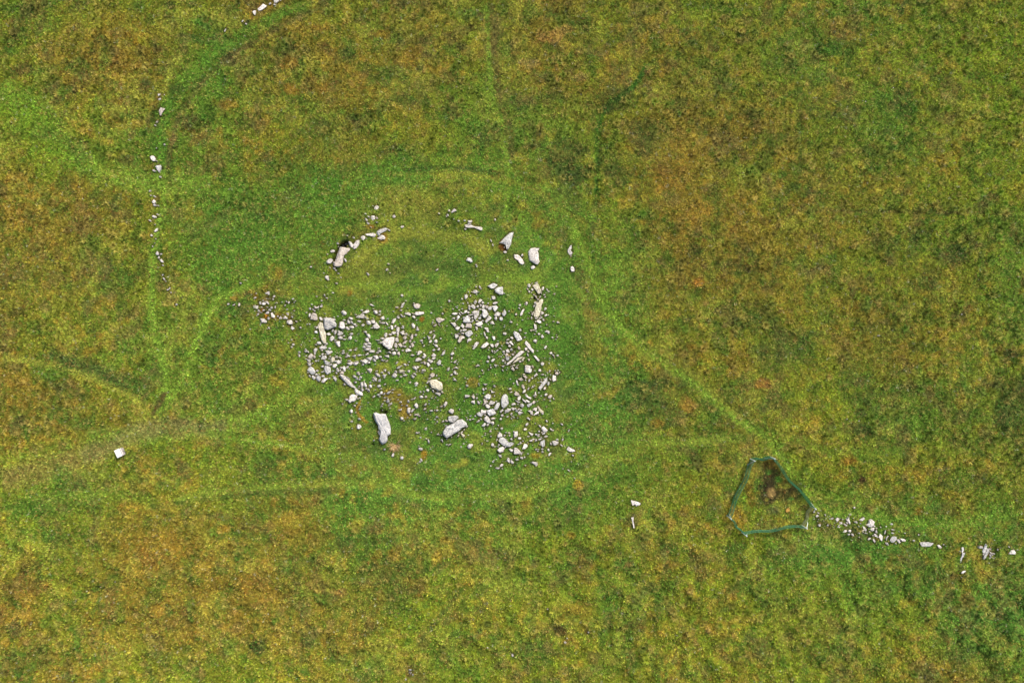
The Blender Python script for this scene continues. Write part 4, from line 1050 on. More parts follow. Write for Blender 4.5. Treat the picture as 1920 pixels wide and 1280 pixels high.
-|||ow 9805 8265 30 28 0
-|||ow 9202 8730 30 28 0
-|||ow 9345 7972 32 26 0
-|||ow 10203 5528 44 19 0
-|||ow 6312 6988 38 22 -70
-|||ow 8188 7041 44 19 80
-|||ow 6691 7401 38 22 -20
-|||ow 6750 7458 38 22 -60
-|||ow 7828 7770 44 19 -60
-|||ow 9426 6939 51 16 -50
-|||ow 5260 7 29 29 0
-|||t 9674 6863 9725 6826 9725 6841 9689 6866
-|||ow 8730 4300 40 20 10
-|||ot 4905 5860 40 20 0
-|||ow 5345 5725 40 20 60
-|||ow 5900 5825 40 20 0
-|||ow 15475 9650 40 20 -60
-|||ow 18610 10400 40 20 60
-|||ow 9470 6804 36 22 80
-|||ow 9988 7256 44 18 20
-|||ow 8281 8150 38 21 40
-|||ow 6041 6972 31 25 0
-|||ow 6688 6531 31 25 -20
-|||ow 6747 7664 31 25 60
-|||ow 9634 7822 31 25 80
-|||ot 10705 4800 35 22 70
-|||ow 15697 9770 35 22 70
-|||ow 18445 10390 35 22 30
-|||ow 16512 9880 32 24 -40
-|||ow 7178 7567 44 18 40
-|||ow 7372 7301 44 18 0
-|||ow 5072 5820 30 25 0
-|||ow 9205 8178 28 26 0
-|||ow 16305 9965 28 26 0
-|||ow 4998 5600 40 18 0
-|||ow 9210 4515 60 12 -60
-|||ot 8240 6090 60 12 -45
-|||ow 9850 8720 30 24 0
-|||ow 3110 5274 31 23 0
-|||ow 9044 6941 41 18 -60
-|||ow 9039 8315 53 14 80
-|||ow 8824 5544 38 19 80
-|||ow 8772 5681 38 19 -75
-|||ow 9544 5834 28 25 0
-|||ow 10041 6029 28 25 0
-|||ow 6194 6681 38 19 20
-|||ow 6381 6938 38 19 75
-|||ow 7069 6953 38 19 30
-|||ow 7225 7200 38 19 50
-|||ow 7925 6981 56 12 0
-|||ot 8930 4970 35 20 0
-|||ow 6135 5588 35 20 -20
-|||ow 10267 11413 30 23 0
-|||ow 18033 5893 30 23 0
-|||ow 6288 6375 42 17 0
-|||ot 9972 5322 50 14 45
-|||ow 2861 4620 34 20 -70
-|||ow 6103 6472 31 22 0
-|||ow 9162 6928 31 22 0
-|||ow 7728 7479 31 22 0
-|||ow 9245 4600 45 15 -60
-|||ow 7812 6000 45 15 50
-|||ow 10085 8455 28 24 0
-|||ow 16795 10188 28 24 0
-|||ow 10148 8200 30 22 0
-|||ow 17695 10205 30 22 0
-|||ow 9538 6679 38 18 -60
-|||ow 8575 6822 34 19 50
-|||ow 7216 7451 34 19 0
-|||ow 2931 3017 37 17 -25
-|||ow 18920 10245 45 14 -50
-|||ow 4808 5500 25 25 0
-|||ow 5370 5650 25 25 0
-|||ow 8606 6253 50 12 -10
-|||ow 8090 8100 25 25 0
-|||ow 8225 8135 38 17 -50
-|||ow 6069 6959 22 28 0
-|||ow 5616 6656 28 22 0
-|||ow 7125 7429 28 22 0
-|||ow 6355 5130 30 20 0
-|||ow 2920 4481 28 21 0
-|||ot 9356 6681 31 19 50
-|||ow 10025 6263 31 19 0
-|||ow 5856 6806 31 19 0
-|||oy 8269 7311 31 19 0
-|||ow 10491 6979 36 16 70
-|||ow 2826 3664 29 20 0
-|||ow 9080 8034 30 19 60
-|||ow 10422 6360 28 20 0
-|||ow 10075 6576 28 20 0
-|||ow 16185 9975 35 16 85
-|||ow 8140 6205 28 20 0
-|||ow 10555 8785 28 20 30
-|||ot 15262 9728 25 22 0
-|||ow 8666 5791 25 22 0
-|||ow 10247 6088 25 22 0
-|||ow 5853 6728 25 22 0
-|||ow 6175 6725 22 25 0
-|||ow 8169 7448 31 18 -30
-|||ow 8619 7667 25 22 0
-|||ow 9233 12107 23 23 0
-|||ow 15800 9735 30 18 20
-|||ow 10323 7023 29 18 70
-|||ow 8878 7398 28 19 0
-|||ow 9270 7419 28 19 60
-|||ot 9900 5972 28 19 40
-|||ow 9712 7575 38 14 80
-|||ow 8469 8188 34 15 70
-|||ow 5065 5598 25 20 0
-|||ow 5015 5760 25 20 0
-|||ow 5518 5825 25 20 0
-|||ow 9340 8370 25 20 0
-|||ow 9262 8628 25 20 0
-|||ow 16110 10065 25 20 0
-|||ow 18575 10285 35 14 0
-|||ot 18160 10088 35 14 -20
-|||ow 7650 6838 31 16 -60
-|||ow 7869 6950 31 16 85
-|||ow 8132 6445 24 20 0
-|||ow 6672 6922 25 19 0
-|||ow 8994 7050 25 19 -20
-|||ow 8725 7084 25 19 0
-|||ow 7297 7595 38 12 85
-|||ow 7469 7489 25 19 0
-|||ot 8150 7686 38 12 45
-|||ot 10034 7441 38 12 10
-|||ow 7700 12617 23 20 0
-|||ow 3083 1779 20 23 0
-|||ow 8750 7820 30 15 0
-|||ow 5942 5558 22 20 0
-|||ow 7938 7388 25 18 -45
-|||ow 9434 7644 33 13 -70
-|||ow 6762 7623 31 14 70
-|||ow 6425 7570 31 14 -50
-|||ow 7950 7336 34 12 -60
-|||ow 10209 7484 31 14 0
-|||ow 9999 5847 22 19 0
-|||ow 5653 6462 22 19 0
-|||ow 6738 7239 22 19 0
-|||ow 10078 7519 22 19 0
-|||ow 2963 3855 24 17 -30
-|||ow 4745 5940 20 20 0
-|||ow 5515 5670 20 20 0
-|||ow 9100 8118 20 20 0
-|||ow 15348 9732 20 20 0
-|||ow 2160 10903 20 20 0
-|||ow 15883 7853 20 20 0
-|||ow 16750 1650 20 20 0
-|||ow 16233 1907 20 20 0
-|||ow 2901 4209 30 13 30
-|||ow 9706 7831 22 18 0
-|||ow 5305 5900 25 15 0
-|||ow 18710 10310 25 15 -30
-|||ow 2929 2779 26 14 60
-|||ow 2900 4560 26 14 60
-|||ow 5410 6425 20 18 0
-|||ow 9206 7309 19 19 0
-|||ow 9019 5419 19 19 0
-|||ow 9919 5869 19 19 0
-|||ow 10431 6279 31 11 30
-|||ow 8744 7159 19 19 0
-|||ow 7325 7486 28 12 0
-|||ow 15640 9855 35 10 -50
-|||oy 11868 9525 21 16 30
-|||ow 16333 653 20 17 0
-|||ow 8931 6291 19 18 0
-|||ow 8988 7219 25 12 -40
-|||ow 8743 8278 19 17 0
-|||ow 9750 5797 19 16 0
-|||ow 6931 7336 19 16 0
-|||ow 7538 7592 19 16 0
-|||ow 16327 6227 17 17 0
-|||ow 9234 7600 19 14 0
-|||ow 9956 5841 16 16 0
-|||ow 7125 7211 19 12 0
-|||ow 10241 7619 16 14 0
-|||ow 6234 6962 12 12 0"""
def outline(tok, r):
    t = tok[0]; v = list(map(float, tok[1:]))
    if t[0] == 'o':
        cx, cy, l, w_, a = v; a = math.radians(a); n = 7 if l > 40 else 6; ph = r.uniform(0, 6.28); P = []
        for k in range(n):
            q = ph + k * 2 * math.pi / n + r.uniform(-.28, .28); s = r.uniform(.9, 1.16); x = l / 2 * math.cos(q) * s; y = w_ / 2 * math.sin(q) * s
            P.append((cx + x * math.cos(a) + y * math.sin(a), cy - x * math.sin(a) + y * math.cos(a)))
        return t[1], [(p[0] / 10, p[1] / 10) for p in P]
    return t, [(v[i] / 10, v[i + 1] / 10) for i in range(0, len(v), 2)]
# no grass where a stone lies: rasterise the outlines at 1 px
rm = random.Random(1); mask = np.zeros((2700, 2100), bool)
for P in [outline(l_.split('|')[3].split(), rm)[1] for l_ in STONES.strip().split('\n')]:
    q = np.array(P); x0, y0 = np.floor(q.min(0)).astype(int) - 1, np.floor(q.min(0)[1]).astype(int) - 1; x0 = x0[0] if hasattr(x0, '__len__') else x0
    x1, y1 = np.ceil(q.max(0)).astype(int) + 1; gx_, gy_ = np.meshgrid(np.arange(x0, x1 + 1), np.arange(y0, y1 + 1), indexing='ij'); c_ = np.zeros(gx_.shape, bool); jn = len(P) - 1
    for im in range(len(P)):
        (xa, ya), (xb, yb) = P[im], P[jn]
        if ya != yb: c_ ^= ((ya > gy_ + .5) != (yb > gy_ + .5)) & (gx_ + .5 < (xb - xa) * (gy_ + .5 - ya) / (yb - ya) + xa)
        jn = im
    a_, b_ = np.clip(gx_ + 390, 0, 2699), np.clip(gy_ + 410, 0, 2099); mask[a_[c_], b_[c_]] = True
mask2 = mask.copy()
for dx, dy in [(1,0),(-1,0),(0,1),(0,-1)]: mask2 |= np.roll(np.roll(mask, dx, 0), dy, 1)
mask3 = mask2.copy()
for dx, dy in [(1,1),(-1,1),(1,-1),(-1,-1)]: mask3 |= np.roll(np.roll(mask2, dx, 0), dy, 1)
# ------------------------------------------------------------------ ground: one sheet out to the horizon
def axis(half, step):
    a = list(np.arange(0, half, step)); d = step
    while a[-1] < 1500: d *= 1.10; a.append(a[-1] + d)
    a = np.array(a); return np.concatenate([-a[:0:-1], a]).astype(np.float32)
ax, ay = axis(47.0, .118), axis(34.0, .118)
GX, GY = np.meshgrid(ax, ay, indexing='ij')
pcol, gz, dens = growth(GX, GY)
mi_, mj_ = np.clip(np.floor(GX * PX + 960).astype(int) + 390, 0, 2699), np.clip(np.floor(640 - GY * PX).astype(int) + 410, 0, 2099)
pcol = blend(pcol, srgb(78, 62, 44), (mask3[mi_, mj_] * .55).astype(np.float32))       # bare soil round each stone, its dark brown also painting in contact shade
far = sstep(60, 200, np.hypot(GX, GY)); gz = gz * (1 - far) + far * (fbm(GX, GY, 90, 55, 3) - .5) * 8
nx, ny = len(ax), len(ay)
co = np.stack([GX, GY, gz], -1).reshape(-1, 3).astype(np.float32)
ii, jj = np.meshgrid(np.arange(nx - 1), np.arange(ny - 1), indexing='ij'); b0 = (ii * ny + jj).ravel()
quads = np.stack([b0, b0 + ny, b0 + ny + 1, b0 + 1], 1).astype(np.int32)
me = bpy.data.meshes.new('ground'); me.vertices.add(len(co)); me.vertices.foreach_set('co', co.ravel())
me.loops.add(quads.size); me.loops.foreach_set('vertex_index', quads.ravel()); me.polygons.add(len(quads))
me.polygons.foreach_set('loop_start', np.arange(0, quads.size, 4, dtype=np.int32)); me.polygons.foreach_set('use_smooth', np.ones(len(quads), bool))
me.update(calc_edges=True)
at_ = me.attributes.new('plant', 'FLOAT_COLOR', 'POINT')
rgba = np.ones((len(co), 4), np.float32); rgba[:, :3] = pcol.reshape(-1, 3) * (.68 - .16 * sstep(0, .5, np.maximum(np.abs(GX) - 46.5, np.abs(GY) - 33.5))).reshape(-1, 1); at_.data.foreach_set('color', rgba.ravel())  # colour darkened beyond the tufts, standing in for the grass's self-shadow
me.materials.append(M_TURF)
ground = bpy.data.objects.new('ground', me); C.objects.link(ground); tag(ground, kind='structure', label='rough moorland turf, green and rusty brown, crossed by worn footpaths')
def gz_at(x, y):
    x = np.asarray(x, np.float32); y = np.asarray(y, np.float32)
    i = np.clip(np.searchsorted(ax, x) - 1, 0, nx - 2); j = np.clip(np.searchsorted(ay, y) - 1, 0, ny - 2)
    u = (x - ax[i]) / (ax[i + 1] - ax[i]); v = (y - ay[j]) / (ay[j + 1] - ay[j])
    return (gz[i, j] * (1 - u) + gz[i + 1, j] * u) * (1 - v) + (gz[i, j + 1] * (1 - u) + gz[i + 1, j + 1] * u) * v

# ------------------------------------------------------------------ stone blocks
def stone_geo(P, r, detail):
    """closed angular block whose plan follows the outline P (photo px); returns verts (world), faces"""
    W = [(gx(p[0]), gy(p[1])) for p in P]
    A = sum(W[i][0] * W[(i + 1) % len(W)][1] - W[(i + 1) % len(W)][0] * W[i][1] for i in range(len(W))) / 2
    if A < 0: W.reverse(); A = -A
    Q = []
    for i in range(len(W)):                                   # break the edges up
        a, b = W[i], W[(i + 1) % len(W)]; L = math.hypot(b[0] - a[0], b[1] - a[1]); n = max(1, min(4, int(L / (.22 if detail else .3))))
        for k in range(n):
            t = k / n; j = .035 * min(1, L) if k else 0
            Q.append((a[0] + (b[0] - a[0]) * t + r.uniform(-j, j), a[1] + (b[1] - a[1]) * t + r.uniform(-j, j)))
    cx = sum(q[0] for q in Q) / len(Q); cy = sum(q[1] for q in Q) / len(Q)
    mx = max(math.hypot(q[0] - cx, q[1] - cy) for q in Q); wd = A / (2 * mx)
    h = min(.42, max(.13, wd * r.uniform(.5, .8)))
    z0 = float(gz_at(cx, cy)); tl = .28 / (1 + 1.6 * mx); tx, ty = r.uniform(-tl, tl), r.uniform(-tl, tl)
    rings = [(1.0, -.3), (1.02, .35), (1.0, .80), (.93, .98), (.5, 1.03)] if detail else [(1.0, -.3), (1.02, .55), (.93, .95), (.45, 1.02)]
    ins = min(1.0, wd * .5)
    V = []; F = []; n = len(Q)
    for k, (s, zz) in enumerate(rings):
        for q in Q:
            dx, dy = q[0] - cx, q[1] - cy; d = math.hypot(dx, dy) + 1e-6
            if s < .7: ss = s
            else: ss = max(.35, 1 - (1 - s) * 2.2 * wd / d) if s < 1 else s
            jj = .03 * min(1, mx * 1.5)
            x = cx + dx * ss + r.uniform(-jj, jj); y = cy + dy * ss + r.uniform(-jj, jj)
            z = z0 + h * zz + (tx * (x - cx) + ty * (y - cy)) * (max(0, zz) ** 1) * min(1, .8) + (r.uniform(-.10, .10) * h if zz > .3 else 0)
            if zz > .3: z = max(z, z0 + .03)
            kx = (H - z) / H if zz > .3 else 1.0
            V.append((x * kx, y * kx, z))
    for k in range(len(rings) - 1):
        for i in range(n):
            a = k * n + i; b = k * n + (i + 1) % n; F.append((a, b, b + n)); F.append((a, b + n, a + n))
    top = (len(rings) - 1) * n; V.append((cx * (H - z0 - h) / H, cy * (H - z0 - h) / H, z0 + h * r.uniform(.95, 1.12)))
    for i in range(n): F.append((top + i, top + (i + 1) % n, len(V) - 1))
    return V, F, (cx, cy, z0), h
rr = random.Random(77)
stuffV = {k: ([], []) for k in 'wgty'}; outlines = []
for ln in STONES.strip().split('\n'):
    nm, lab, zo, enc = ln.split('|'); tone, P = outline(enc.split(), rr); outlines.append(P)
    big = nm in ('long_stone', 'boulder')
    V, F, (cx, cy, z0), h = stone_geo(P, rr, big)
    if nm == '-':
        SV, SF = stuffV[tone]; o_ = len(SV); SV.extend(V); SF.extend([tuple(i + o_ for i in f) for f in F]); continue
    V = [(v[0] - cx, v[1] - cy, v[2] - z0) for v in V]
    o = link_mesh(nm, V, F, M_STONE[tone]); o.location = (cx, cy, z0)
    tag(o, label=lab, category={'long_stone': 'slab', 'boulder': 'boulder', 'stone': 'stone'}[nm], group={'long_stone': 'slabs of the ruin and the stone rows', 'boulder': 'boulders of the ruin and the stone rows'}.get(nm, ZONE[zo]))
anch = [P for P in outlines if 560 < P[0][0] < 1100 and P[0][1] > 380 or P[0][0] > 1530 or (460 < P[0][0] < 560 and P[0][1] > 500)]
for k in range(900):                                    # half sunk chips round the bigger stones
    P = rr.choice(anch); q = rr.choice(P); x, y = q[0] + rr.gauss(0, 9), q[1] + rr.gauss(0, 9); s = rr.uniform(.7, 1.9) if k % 5 else rr.uniform(1.5, 2.8)
    if mask[int(x) + 390, int(y) + 410]: continue
    ph = rr.uniform(0, 6); el = rr.uniform(.5, .9); Pc = [(x + s * math.cos(ph + a_ * 1.2566) * rr.uniform(.8, 1.2), y + s * el * math.sin(ph + a_ * 1.2566) * rr.uniform(.8, 1.2)) for a_ in range(5)]
    V, F, c_, h = stone_geo(Pc, rr, False); SV, SF = stuffV[rr.choice('wwgty')]; o_ = len(SV); SV.extend(V); SF.extend([tuple(i + o_ for i in f) for f in F])
V = []; F = []; mi = []; ms = []
for q, k in enumerate('wgty'):
    o_ = len(V); V += stuffV[k][0]; F += [tuple(i + o_ for i in f) for f in stuffV[k][1]]; mi += [q] * len(stuffV[k][1]); ms.append(M_STONE[k])
rub = link_mesh('rubble', V, F, None)
for m in ms: rub.data.materials.append(m)
rub.data.polygons.foreach_set('material_index', mi)
tag(rub, kind='stuff', label='small pale stone chips scattered between the larger stones of the ruin', category='rubble')

# brown stain on the slab: a worn hollow patch with its own crust
# ------------------------------------------------------------------ white box by the path
def box(cx, cy, cz, sx, sy, sz, ang, name, m, parent, bev=.01, taper=0):
    bm = bmesh.new(); bmesh.ops.create_cube(bm, size=1)
    for v in bm.verts: v.co = Vector((v.co.x * sx, v.co.y * sy, v.co.z * sz))
    bmesh.ops.bevel(bm, geom=bm.edges[:], offset=bev, segments=2, affect='EDGES')
    me = bpy.data.meshes.new(name); bm.to_mesh(me); bm.free(); me.materials.append(m)
    o = bpy.data.objects.new(name, me); C.objects.link(o); o.location = (cx, cy, cz); o.rotation_euler = (0, 0, ang); o.parent = parent; return o
M_WHITE = plain('white_paint', (.80, .80, .79), .5, .04, 5); M_WALL = plain('weathered_plastic', (.36, .34, .35), .8, .55, 26); M_DKGREY = plain('dark_metal', (.06, .06, .06), .5)
bx, by = at(224.5, 848.5, .4); bz = float(gz_at(bx, by))
wb = bpy.data.objects.new('utility_box', None); C.objects.link(wb); wb.location = (bx, by, bz); wb.rotation_euler = (0, 0, math.radians(24.5))
tag(wb, label='small white box with a grey side standing in the grass below the footpath', category='box')
box(.09, 0, .15, .42, .56, .44, 0, 'body', M_WALL, wb)
box(0, 0, .40, .40, .60, .05, 0, 'lid', M_WHITE, wb, .012)
box(.27, 0, .375, .03, .56, .03, 0, 'lip', M_WHITE, wb, .004)
box(.305, 0, .2, .015, .06, .08, 0, 'latch', M_DKGREY, wb, .003)

# ------------------------------------------------------------------ green netting on pale posts round the bare patch
M_NET = plain('green_netting', (.015, .14, .06), .6, .3, 20); M_NETP = plain('faded_netting', (.30, .34, .22), .7, .3, 20); M_POST = plain('pale_post', (.70, .78, .76), .5, .15)
def bar(V, F, a, b, r, n=3):
    a = Vector(a); b = Vector(b); d = (b - a).normalized(); u = d.orthogonal().normalized(); v = d.cross(u); o_ = len(V)
    for p in (a, b):
        for k in range(n): q = 2 * math.pi * k / n; V.append(tuple(p + u * math.cos(q) * r + v * math.sin(q) * r))
    for k in range(n): F.append((o_ + k, o_ + (k + 1) % n, o_ + n + (k + 1) % n, o_ + n + k))
    F.append(tuple(range(o_ + n - 1, o_ - 1, -1))); F.append(tuple(range(o_ + n, o_ + 2 * n)))
NH = .95
base = [at(p[0], p[1], NH) for p in NETTING]                         # corner tops were surveyed
base = [(x, y, float(gz_at(x, y))) for x, y in base]
fc = bpy.data.objects.new('netting_fence', None); C.objects.link(fc); c0 = (sum(b[0] for b in base) / 6, sum(b[1] for b in base) / 6, 0); fc.location = c0
tag(fc, label='green netting fence on pale posts enclosing the bare peaty patch', category='fence')
def loc(p): return (p[0] - c0[0], p[1] - c0[1], p[2])
fr = random.Random(3)
for k in range(6):
    a, b = base[k], base[(k + 1) % 6]; L = math.hypot(b[0] - a[0], b[1] - a[1]); V = []; F = []
    ux, uy = (b[0] - a[0]) / L, (b[1] - a[1]) / L; pale = (k == 2); nn = int(L / .075)
    prev = None; cols = []
    for i in range(nn + 1):
        t = i / nn; s = math.sin(t * math.pi); bow = .10 * s * math.sin(t * 9 + k); sag = -.10 * s + .03 * math.sin(t * 23 + k)
        x = a[0] + (b[0] - a[0]) * t - uy * bow; y = a[1] + (b[1] - a[1]) * t + ux * bow; g = float(gz_at(x, y)); cols.append((x, y, g, NH * (.95, .9, .55, .68, .85, .95)[k] + sag))
    for i, (x, y, g, hh) in enumerate(cols):
        bar(V, F, loc((x, y, g - .02)), loc((x + fr.uniform(-.02, .02), y + fr.uniform(-.02, .02), g + hh)), .0085)
    for q in range(15 if not pale else 8):
        f = (q + .5) / (15 if not pale else 8)
        for i in range(0, len(cols) - 1, 2):
            p, r_ = cols[i], cols[min(i + 2, len(cols) - 1)]
            wv = .04 * math.sin(f * 7 + k)
            bar(V, F, loc((p[0] - uy * wv, p[1] + ux * wv, p[2] + p[3] * f)), loc((r_[0] - uy * wv, r_[1] + ux * wv, r_[2] + r_[3] * f)), .0075 if q < 14 else .014)
    o = link_mesh('netting', V, F, M_NETP if pale else M_NET, fc)
    if pale: tag(o, label='faded straw-coloured netting beside the stone row')
BR = [[(1402.5, 872)], [(1435, 859.5), (1456, 866)], [(1522, 943), (1527, 960)], [(1501, 989), (1515, 979)], [(1391, 998), (1402, 1000)], [(1368, 964), (1373.5, 976)]]
for k, (x, y, g) in enumerate(base):
    V = []; F = []; bar(V, F, loc((x, y, g - .15)), loc((x + .02, y, g + NH + .06)), .038, 8); link_mesh('post', V, F, M_POST, fc)
    for p in BR[k]:
        X, Y = at(p[0], p[1], .15); gg = float(gz_at(X, Y)); V = []; F = []
        bar(V, F, loc((x, y, g + NH - .02)), loc((X, Y, gg + .03)), .026, 6); link_mesh('brace', V, F, M_POST, fc)

# orange-yellow stone on the bare ground
P = [(1473,957.5),(1475,953.5),(1478.5,951.5),(1481,953.5),(1480.5,957.5),(1477.5,960),(1474,960)]
V, F, (cx, cy, z0), h = stone_geo(P, rr, True); V = [(v[0] - cx, v[1] - cy, v[2] - z0) for v in V]
o = link_mesh('stone', V, F, M_STONE['o']); o.location = (cx, cy, z0); tag(o, label='orange-yellow stone on the bare ground inside the green netting', category='stone')

# dead grass tuft beside the huge slab
def tuft_mesh(name, n, rad, hgt, wid, seed, lean=1.0, fan=None):
    r = random.Random(seed); V = []; F = []
    for k in range(n):
        a = r.uniform(0, 6.283) if fan is None else r.gauss(fan, 1.05); b0 = rad * .35 * math.sqrt(r.random()); l = r.uniform(.45 if n < 30 else .08, 1) ; hh = hgt * r.uniform(.5, 1); out = rad * l * lean
        bx_, by_ = b0 * math.cos(a), b0 * math.sin(a); a2 = a + r.uniform(-.7, .7); w_ = wid * r.uniform(.6, 1.2)
        px_, py_ = -math.sin(a2) * w_ / 2, math.cos(a2) * w_ / 2; o_ = len(V)
        mx_, my_ = bx_ + math.cos(a2) * out * .45, by_ + math.sin(a2) * out * .45; tx_, ty_ = bx_ + math.cos(a2) * out, by_ + math.sin(a2) * out
        V += [(bx_ - px_, by_ - py_, -.02), (bx_ + px_, by_ + py_, -.02), (mx_ + px_ * .8, my_ + py_ * .8, hh * .8), (mx_ - px_ * .8, my_ - py_ * .8, hh * .8), (tx_, ty_, hh)]
        F += [(o_, o_ + 1, o_ + 2, o_ + 3), (o_ + 3, o_ + 2, o_ + 4)]
    me = bpy.data.meshes.new(name); me.from_pydata(V, [], F); me.update(); return me
def straw_material(name, cols):
    m, n, b = mat(name); b.inputs['Roughness'].default_value = .8
    co = N(n, 'ShaderNodeNewGeometry').outputs['Position']; f = noise(n, co, 9, 5, .7)
    n.links.new(ramp(n, f, [(.32, cols[0]), (.5, cols[1]), (.64, cols[2])]), b.inputs['Base Color']); return m
me = tuft_mesh('dead_tuft', 170, .62, .26, .022, 4, fan=-1.6); me.materials.append(straw_material('dead_straw', [(.12, .07, .02), (.40, .25, .09), (.66, .56, .34)]))
o = bpy.data.objects.new('dead_grass_tuft', me); C.objects.link(o); X, Y = at(742, 832, .1); o.location = (X, Y, float(gz_at(X, Y)) + .03)
tag(o, label='spreading orange and straw tuft of dead grass below right of the huge pale slab', category='grass tuft')

# ------------------------------------------------------------------ grass, individually leaning tufts over the whole sheet near the camera
blade_mat = blade_material()
protos = []
for k, (n, rad, hg, wd) in enumerate([(9, .085, .10, .017), (8, .11, .08, .019), (10, .07, .14, .014), (7, .12, .12, .021), (70, .26, .24, .022), (55, .20, .17, .026)]):
    m_ = tuft_mesh('grass_tuft_%s' % 'abcdef'[k], n, rad, hg, wd, 20 + k); m_.materials.append(blade_mat); p = bpy.data.objects.new('tuft_source', m_); protos.append(p)
rng = np.random.RandomState(9)
NT = 740000
X = rng.uniform(-46.8, 46.8, NT).astype(np.float32); Y = rng.uniform(-33.8, 33.8, NT).astype(np.float32)
i = np.clip(np.searchsorted(ax, X) - 1, 0, nx - 1); j = np.clip(np.searchsorted(ay, Y) - 1, 0, ny - 1)
keep = rng.rand(NT) < np.clip(dens[i, j], .05, 1)
ix = np.clip(np.floor(X * PX + 960).astype(int) + 390, 0, 2699); iy = np.clip(np.floor(640 - Y * PX).astype(int) + 410, 0, 2099)
keep &= ~mask[ix, iy] & ((rng.rand(NT) < .6) | ~mask3[ix, iy])
X, Y, i, j = X[keep], Y[keep], i[keep], j[keep]; n_ = len(X)
Z = gz_at(X, Y)
col = pcol[i, j].copy(); ctr = sstep(330, 200, np.hypot(X * PX + 960 - 830, 640 - Y * PX - 640))
col *= 1.38 * np.clip(np.exp(rng.normal(0, .5, n_)), .25, 1.9)[:, None]
t = rng.rand(n_)
dry = t < .10; col[dry] = col[dry] * .35 + srgb(186, 164, 96) * rng.uniform(.5, 1.0, (dry.sum(), 1))
red = (t > .10) & (t < .15) & (ctr < .5); col[red] = col[red] * .4 + srgb(150, 88, 44) * .6
lush = (t > .15) & (t < .27); col[lush] = col[lush] * .4 + srgb(78, 140, 36) * .6
flk = (t > .975) & (rng.rand(n_) < .3 + .7 * ctr); col[flk] = srgb(206, 208, 170) * rng.uniform(.6, 1.0, (flk.sum(), 1))
dk = (t > .86) & (t < .975); col[dk] *= .3
# tussocks: bigger clumps, thickest in the rough pasture and in the dark rushy patches
NB = 33000
XB = rng.uniform(-46.8, 46.8, NB).astype(np.float32); YB = rng.uniform(-33.8, 33.8, NB).astype(np.float32); PB, QB = XB * PX + 960, 640 - YB * PX
cb = sstep(340, 210, np.hypot((PB - 830) * .95, QB - 640)); pb = .75 * sstep(.40, .60, fbm(XB, YB, 2.4, 81, 3)) * (1 - .88 * cb)
for x_, y_, rx_, ry_, c__, s__ in BLOBS:
    if rx_ > 12 and c__.sum() < .16: pb += .6 * (np.hypot((PB - x_) / rx_, (QB - y_) / ry_) < 1.2)
kb = (rng.rand(NB) < pb); kb &= ~mask3[np.clip(PB.astype(int) + 390, 0, 2699), np.clip(QB.astype(int) + 410, 0, 2099)]
for pts_, hw_, *_r in PATHS:
    if hw_ > 4.5: kb &= segdist(PB, QB, pts_)[0] > hw_ * 1.1
kb &= (np.hypot(PB - 1455, QB - 925) > 55)
XB, YB = XB[kb], YB[kb]; nb = len(XB); ib = np.clip(np.searchsorted(ax, XB) - 1, 0, nx - 1); jb = np.clip(np.searchsorted(ay, YB) - 1, 0, ny - 1)
inr = np.zeros(nb, bool)
for x_, y_, rx_, ry_, c__, s__ in BLOBS:
    if rx_ > 12 and c__.sum() < .16: inr |= np.hypot((PB[kb] - x_) / rx_, (QB[kb] - y_) / ry_) < 1.2
CB = pcol[ib, jb] * np.where(inr, .75, 1.45)[:, None]; ub = rng.rand(nb)[:, None]
CB = np.where(ub < .22, CB * .45 + srgb(178, 160, 84) * .6, np.where(ub < .50, CB * .6, np.where(ub < .62, CB * .5 + srgb(86, 140, 44) * .5, CB))) * rng.uniform(.75, 1.2, (nb, 1))
X = np.concatenate([X, XB]); Y = np.concatenate([Y, YB]); Z = np.concatenate([Z, gz_at(XB, YB)]); col = np.concatenate([col, CB]); ctr = np.concatenate([ctr, np.zeros(nb)]); n_ = len(X)
pts = np.stack([X, Y, Z], 1).astype(np.float32)
pm = bpy.data.meshes.new('grass'); pm.vertices.add(n_); pm.vertices.foreach_set('co', pts.ravel())
ca = pm.attributes.new('plant', 'FLOAT_COLOR', 'POINT'); rg = np.ones((n_, 4), np.float32); rg[:, :3] = col; ca.data.foreach_set('color', rg.ravel())
sa = pm.attributes.new('size', 'FLOAT', 'POINT'); wildn = 1 - .35 * ctr; sa.data.foreach_set('value', (rng.uniform(.6, 1.35, n_) * wildn).astype(np.float32))
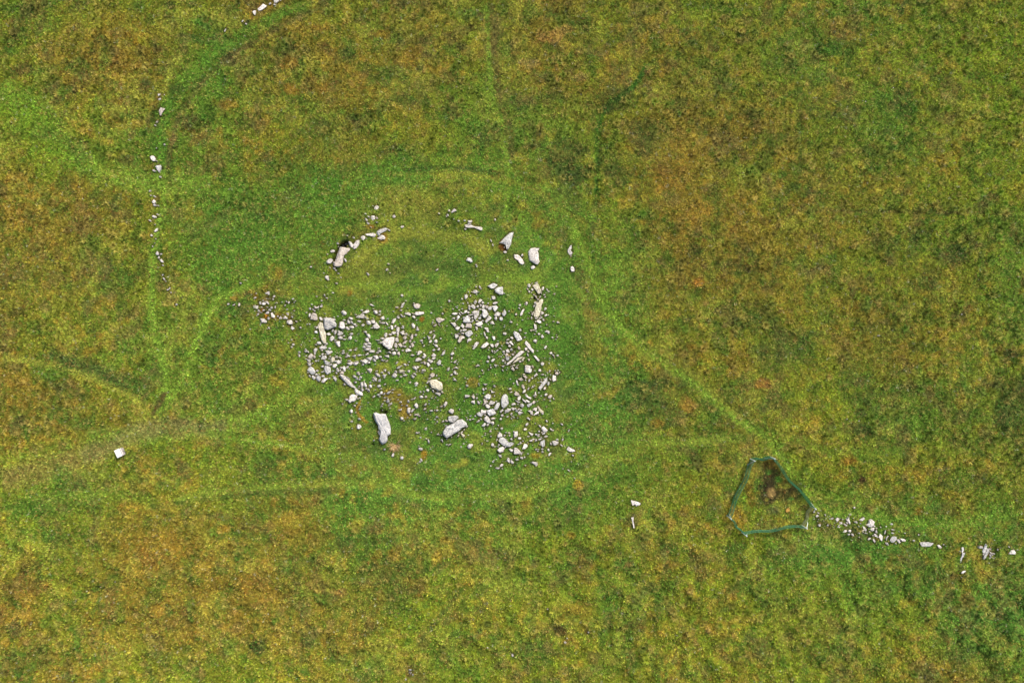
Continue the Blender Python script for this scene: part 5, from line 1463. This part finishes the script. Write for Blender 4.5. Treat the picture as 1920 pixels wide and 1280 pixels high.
ra = pm.attributes.new('turn', 'FLOAT', 'POINT'); ra.data.foreach_set('value', rng.uniform(0, 6.283, n_).astype(np.float32))
pi_ = pm.attributes.new('pick', 'INT', 'POINT'); pi_.data.foreach_set('value', np.concatenate([rng.randint(0, 4, n_ - nb), rng.randint(4, 6, nb)]).astype(np.int32))
grass = bpy.data.objects.new('grass', pm); C.objects.link(grass); pm.materials.append(blade_mat)
tag(grass, kind='stuff', label='short moorland grass covering the whole ground, green, rusty and straw-coloured', category='grass')
ng = bpy.data.node_groups.new('scatter', 'GeometryNodeTree'); ng.interface.new_socket('Geometry', in_out='INPUT', socket_type='NodeSocketGeometry'); ng.interface.new_socket('Geometry', in_out='OUTPUT', socket_type='NodeSocketGeometry')
gi = ng.nodes.new('NodeGroupInput'); go = ng.nodes.new('NodeGroupOutput'); iop = ng.nodes.new('GeometryNodeInstanceOnPoints'); jg = ng.nodes.new('GeometryNodeGeometryToInstance')
for p in reversed(protos):
    oi = ng.nodes.new('GeometryNodeObjectInfo'); oi.inputs['Object'].default_value = p; oi.transform_space = 'ORIGINAL'; ng.links.new(oi.outputs['Geometry'], jg.inputs[0])
def na(nm, ty):
    a = ng.nodes.new('GeometryNodeInputNamedAttribute'); a.data_type = ty; a.inputs[0].default_value = nm; return a.outputs[0]
m2p = ng.nodes.new('GeometryNodeMeshToPoints'); ng.links.new(gi.outputs[0], m2p.inputs[0]); ng.links.new(m2p.outputs[0], iop.inputs['Points'])
ng.links.new(jg.outputs[0], iop.inputs['Instance']); iop.inputs['Pick Instance'].default_value = True
ng.links.new(na('pick', 'INT'), iop.inputs['Instance Index']); ng.links.new(na('size', 'FLOAT'), iop.inputs['Scale'])
cx_ = ng.nodes.new('ShaderNodeCombineXYZ'); ng.links.new(na('turn', 'FLOAT'), cx_.inputs[2]); ng.links.new(cx_.outputs[0], iop.inputs['Rotation'])
ng.links.new(iop.outputs[0], go.inputs[0])
md = grass.modifiers.new('scatter', 'NODES'); md.node_group = ng
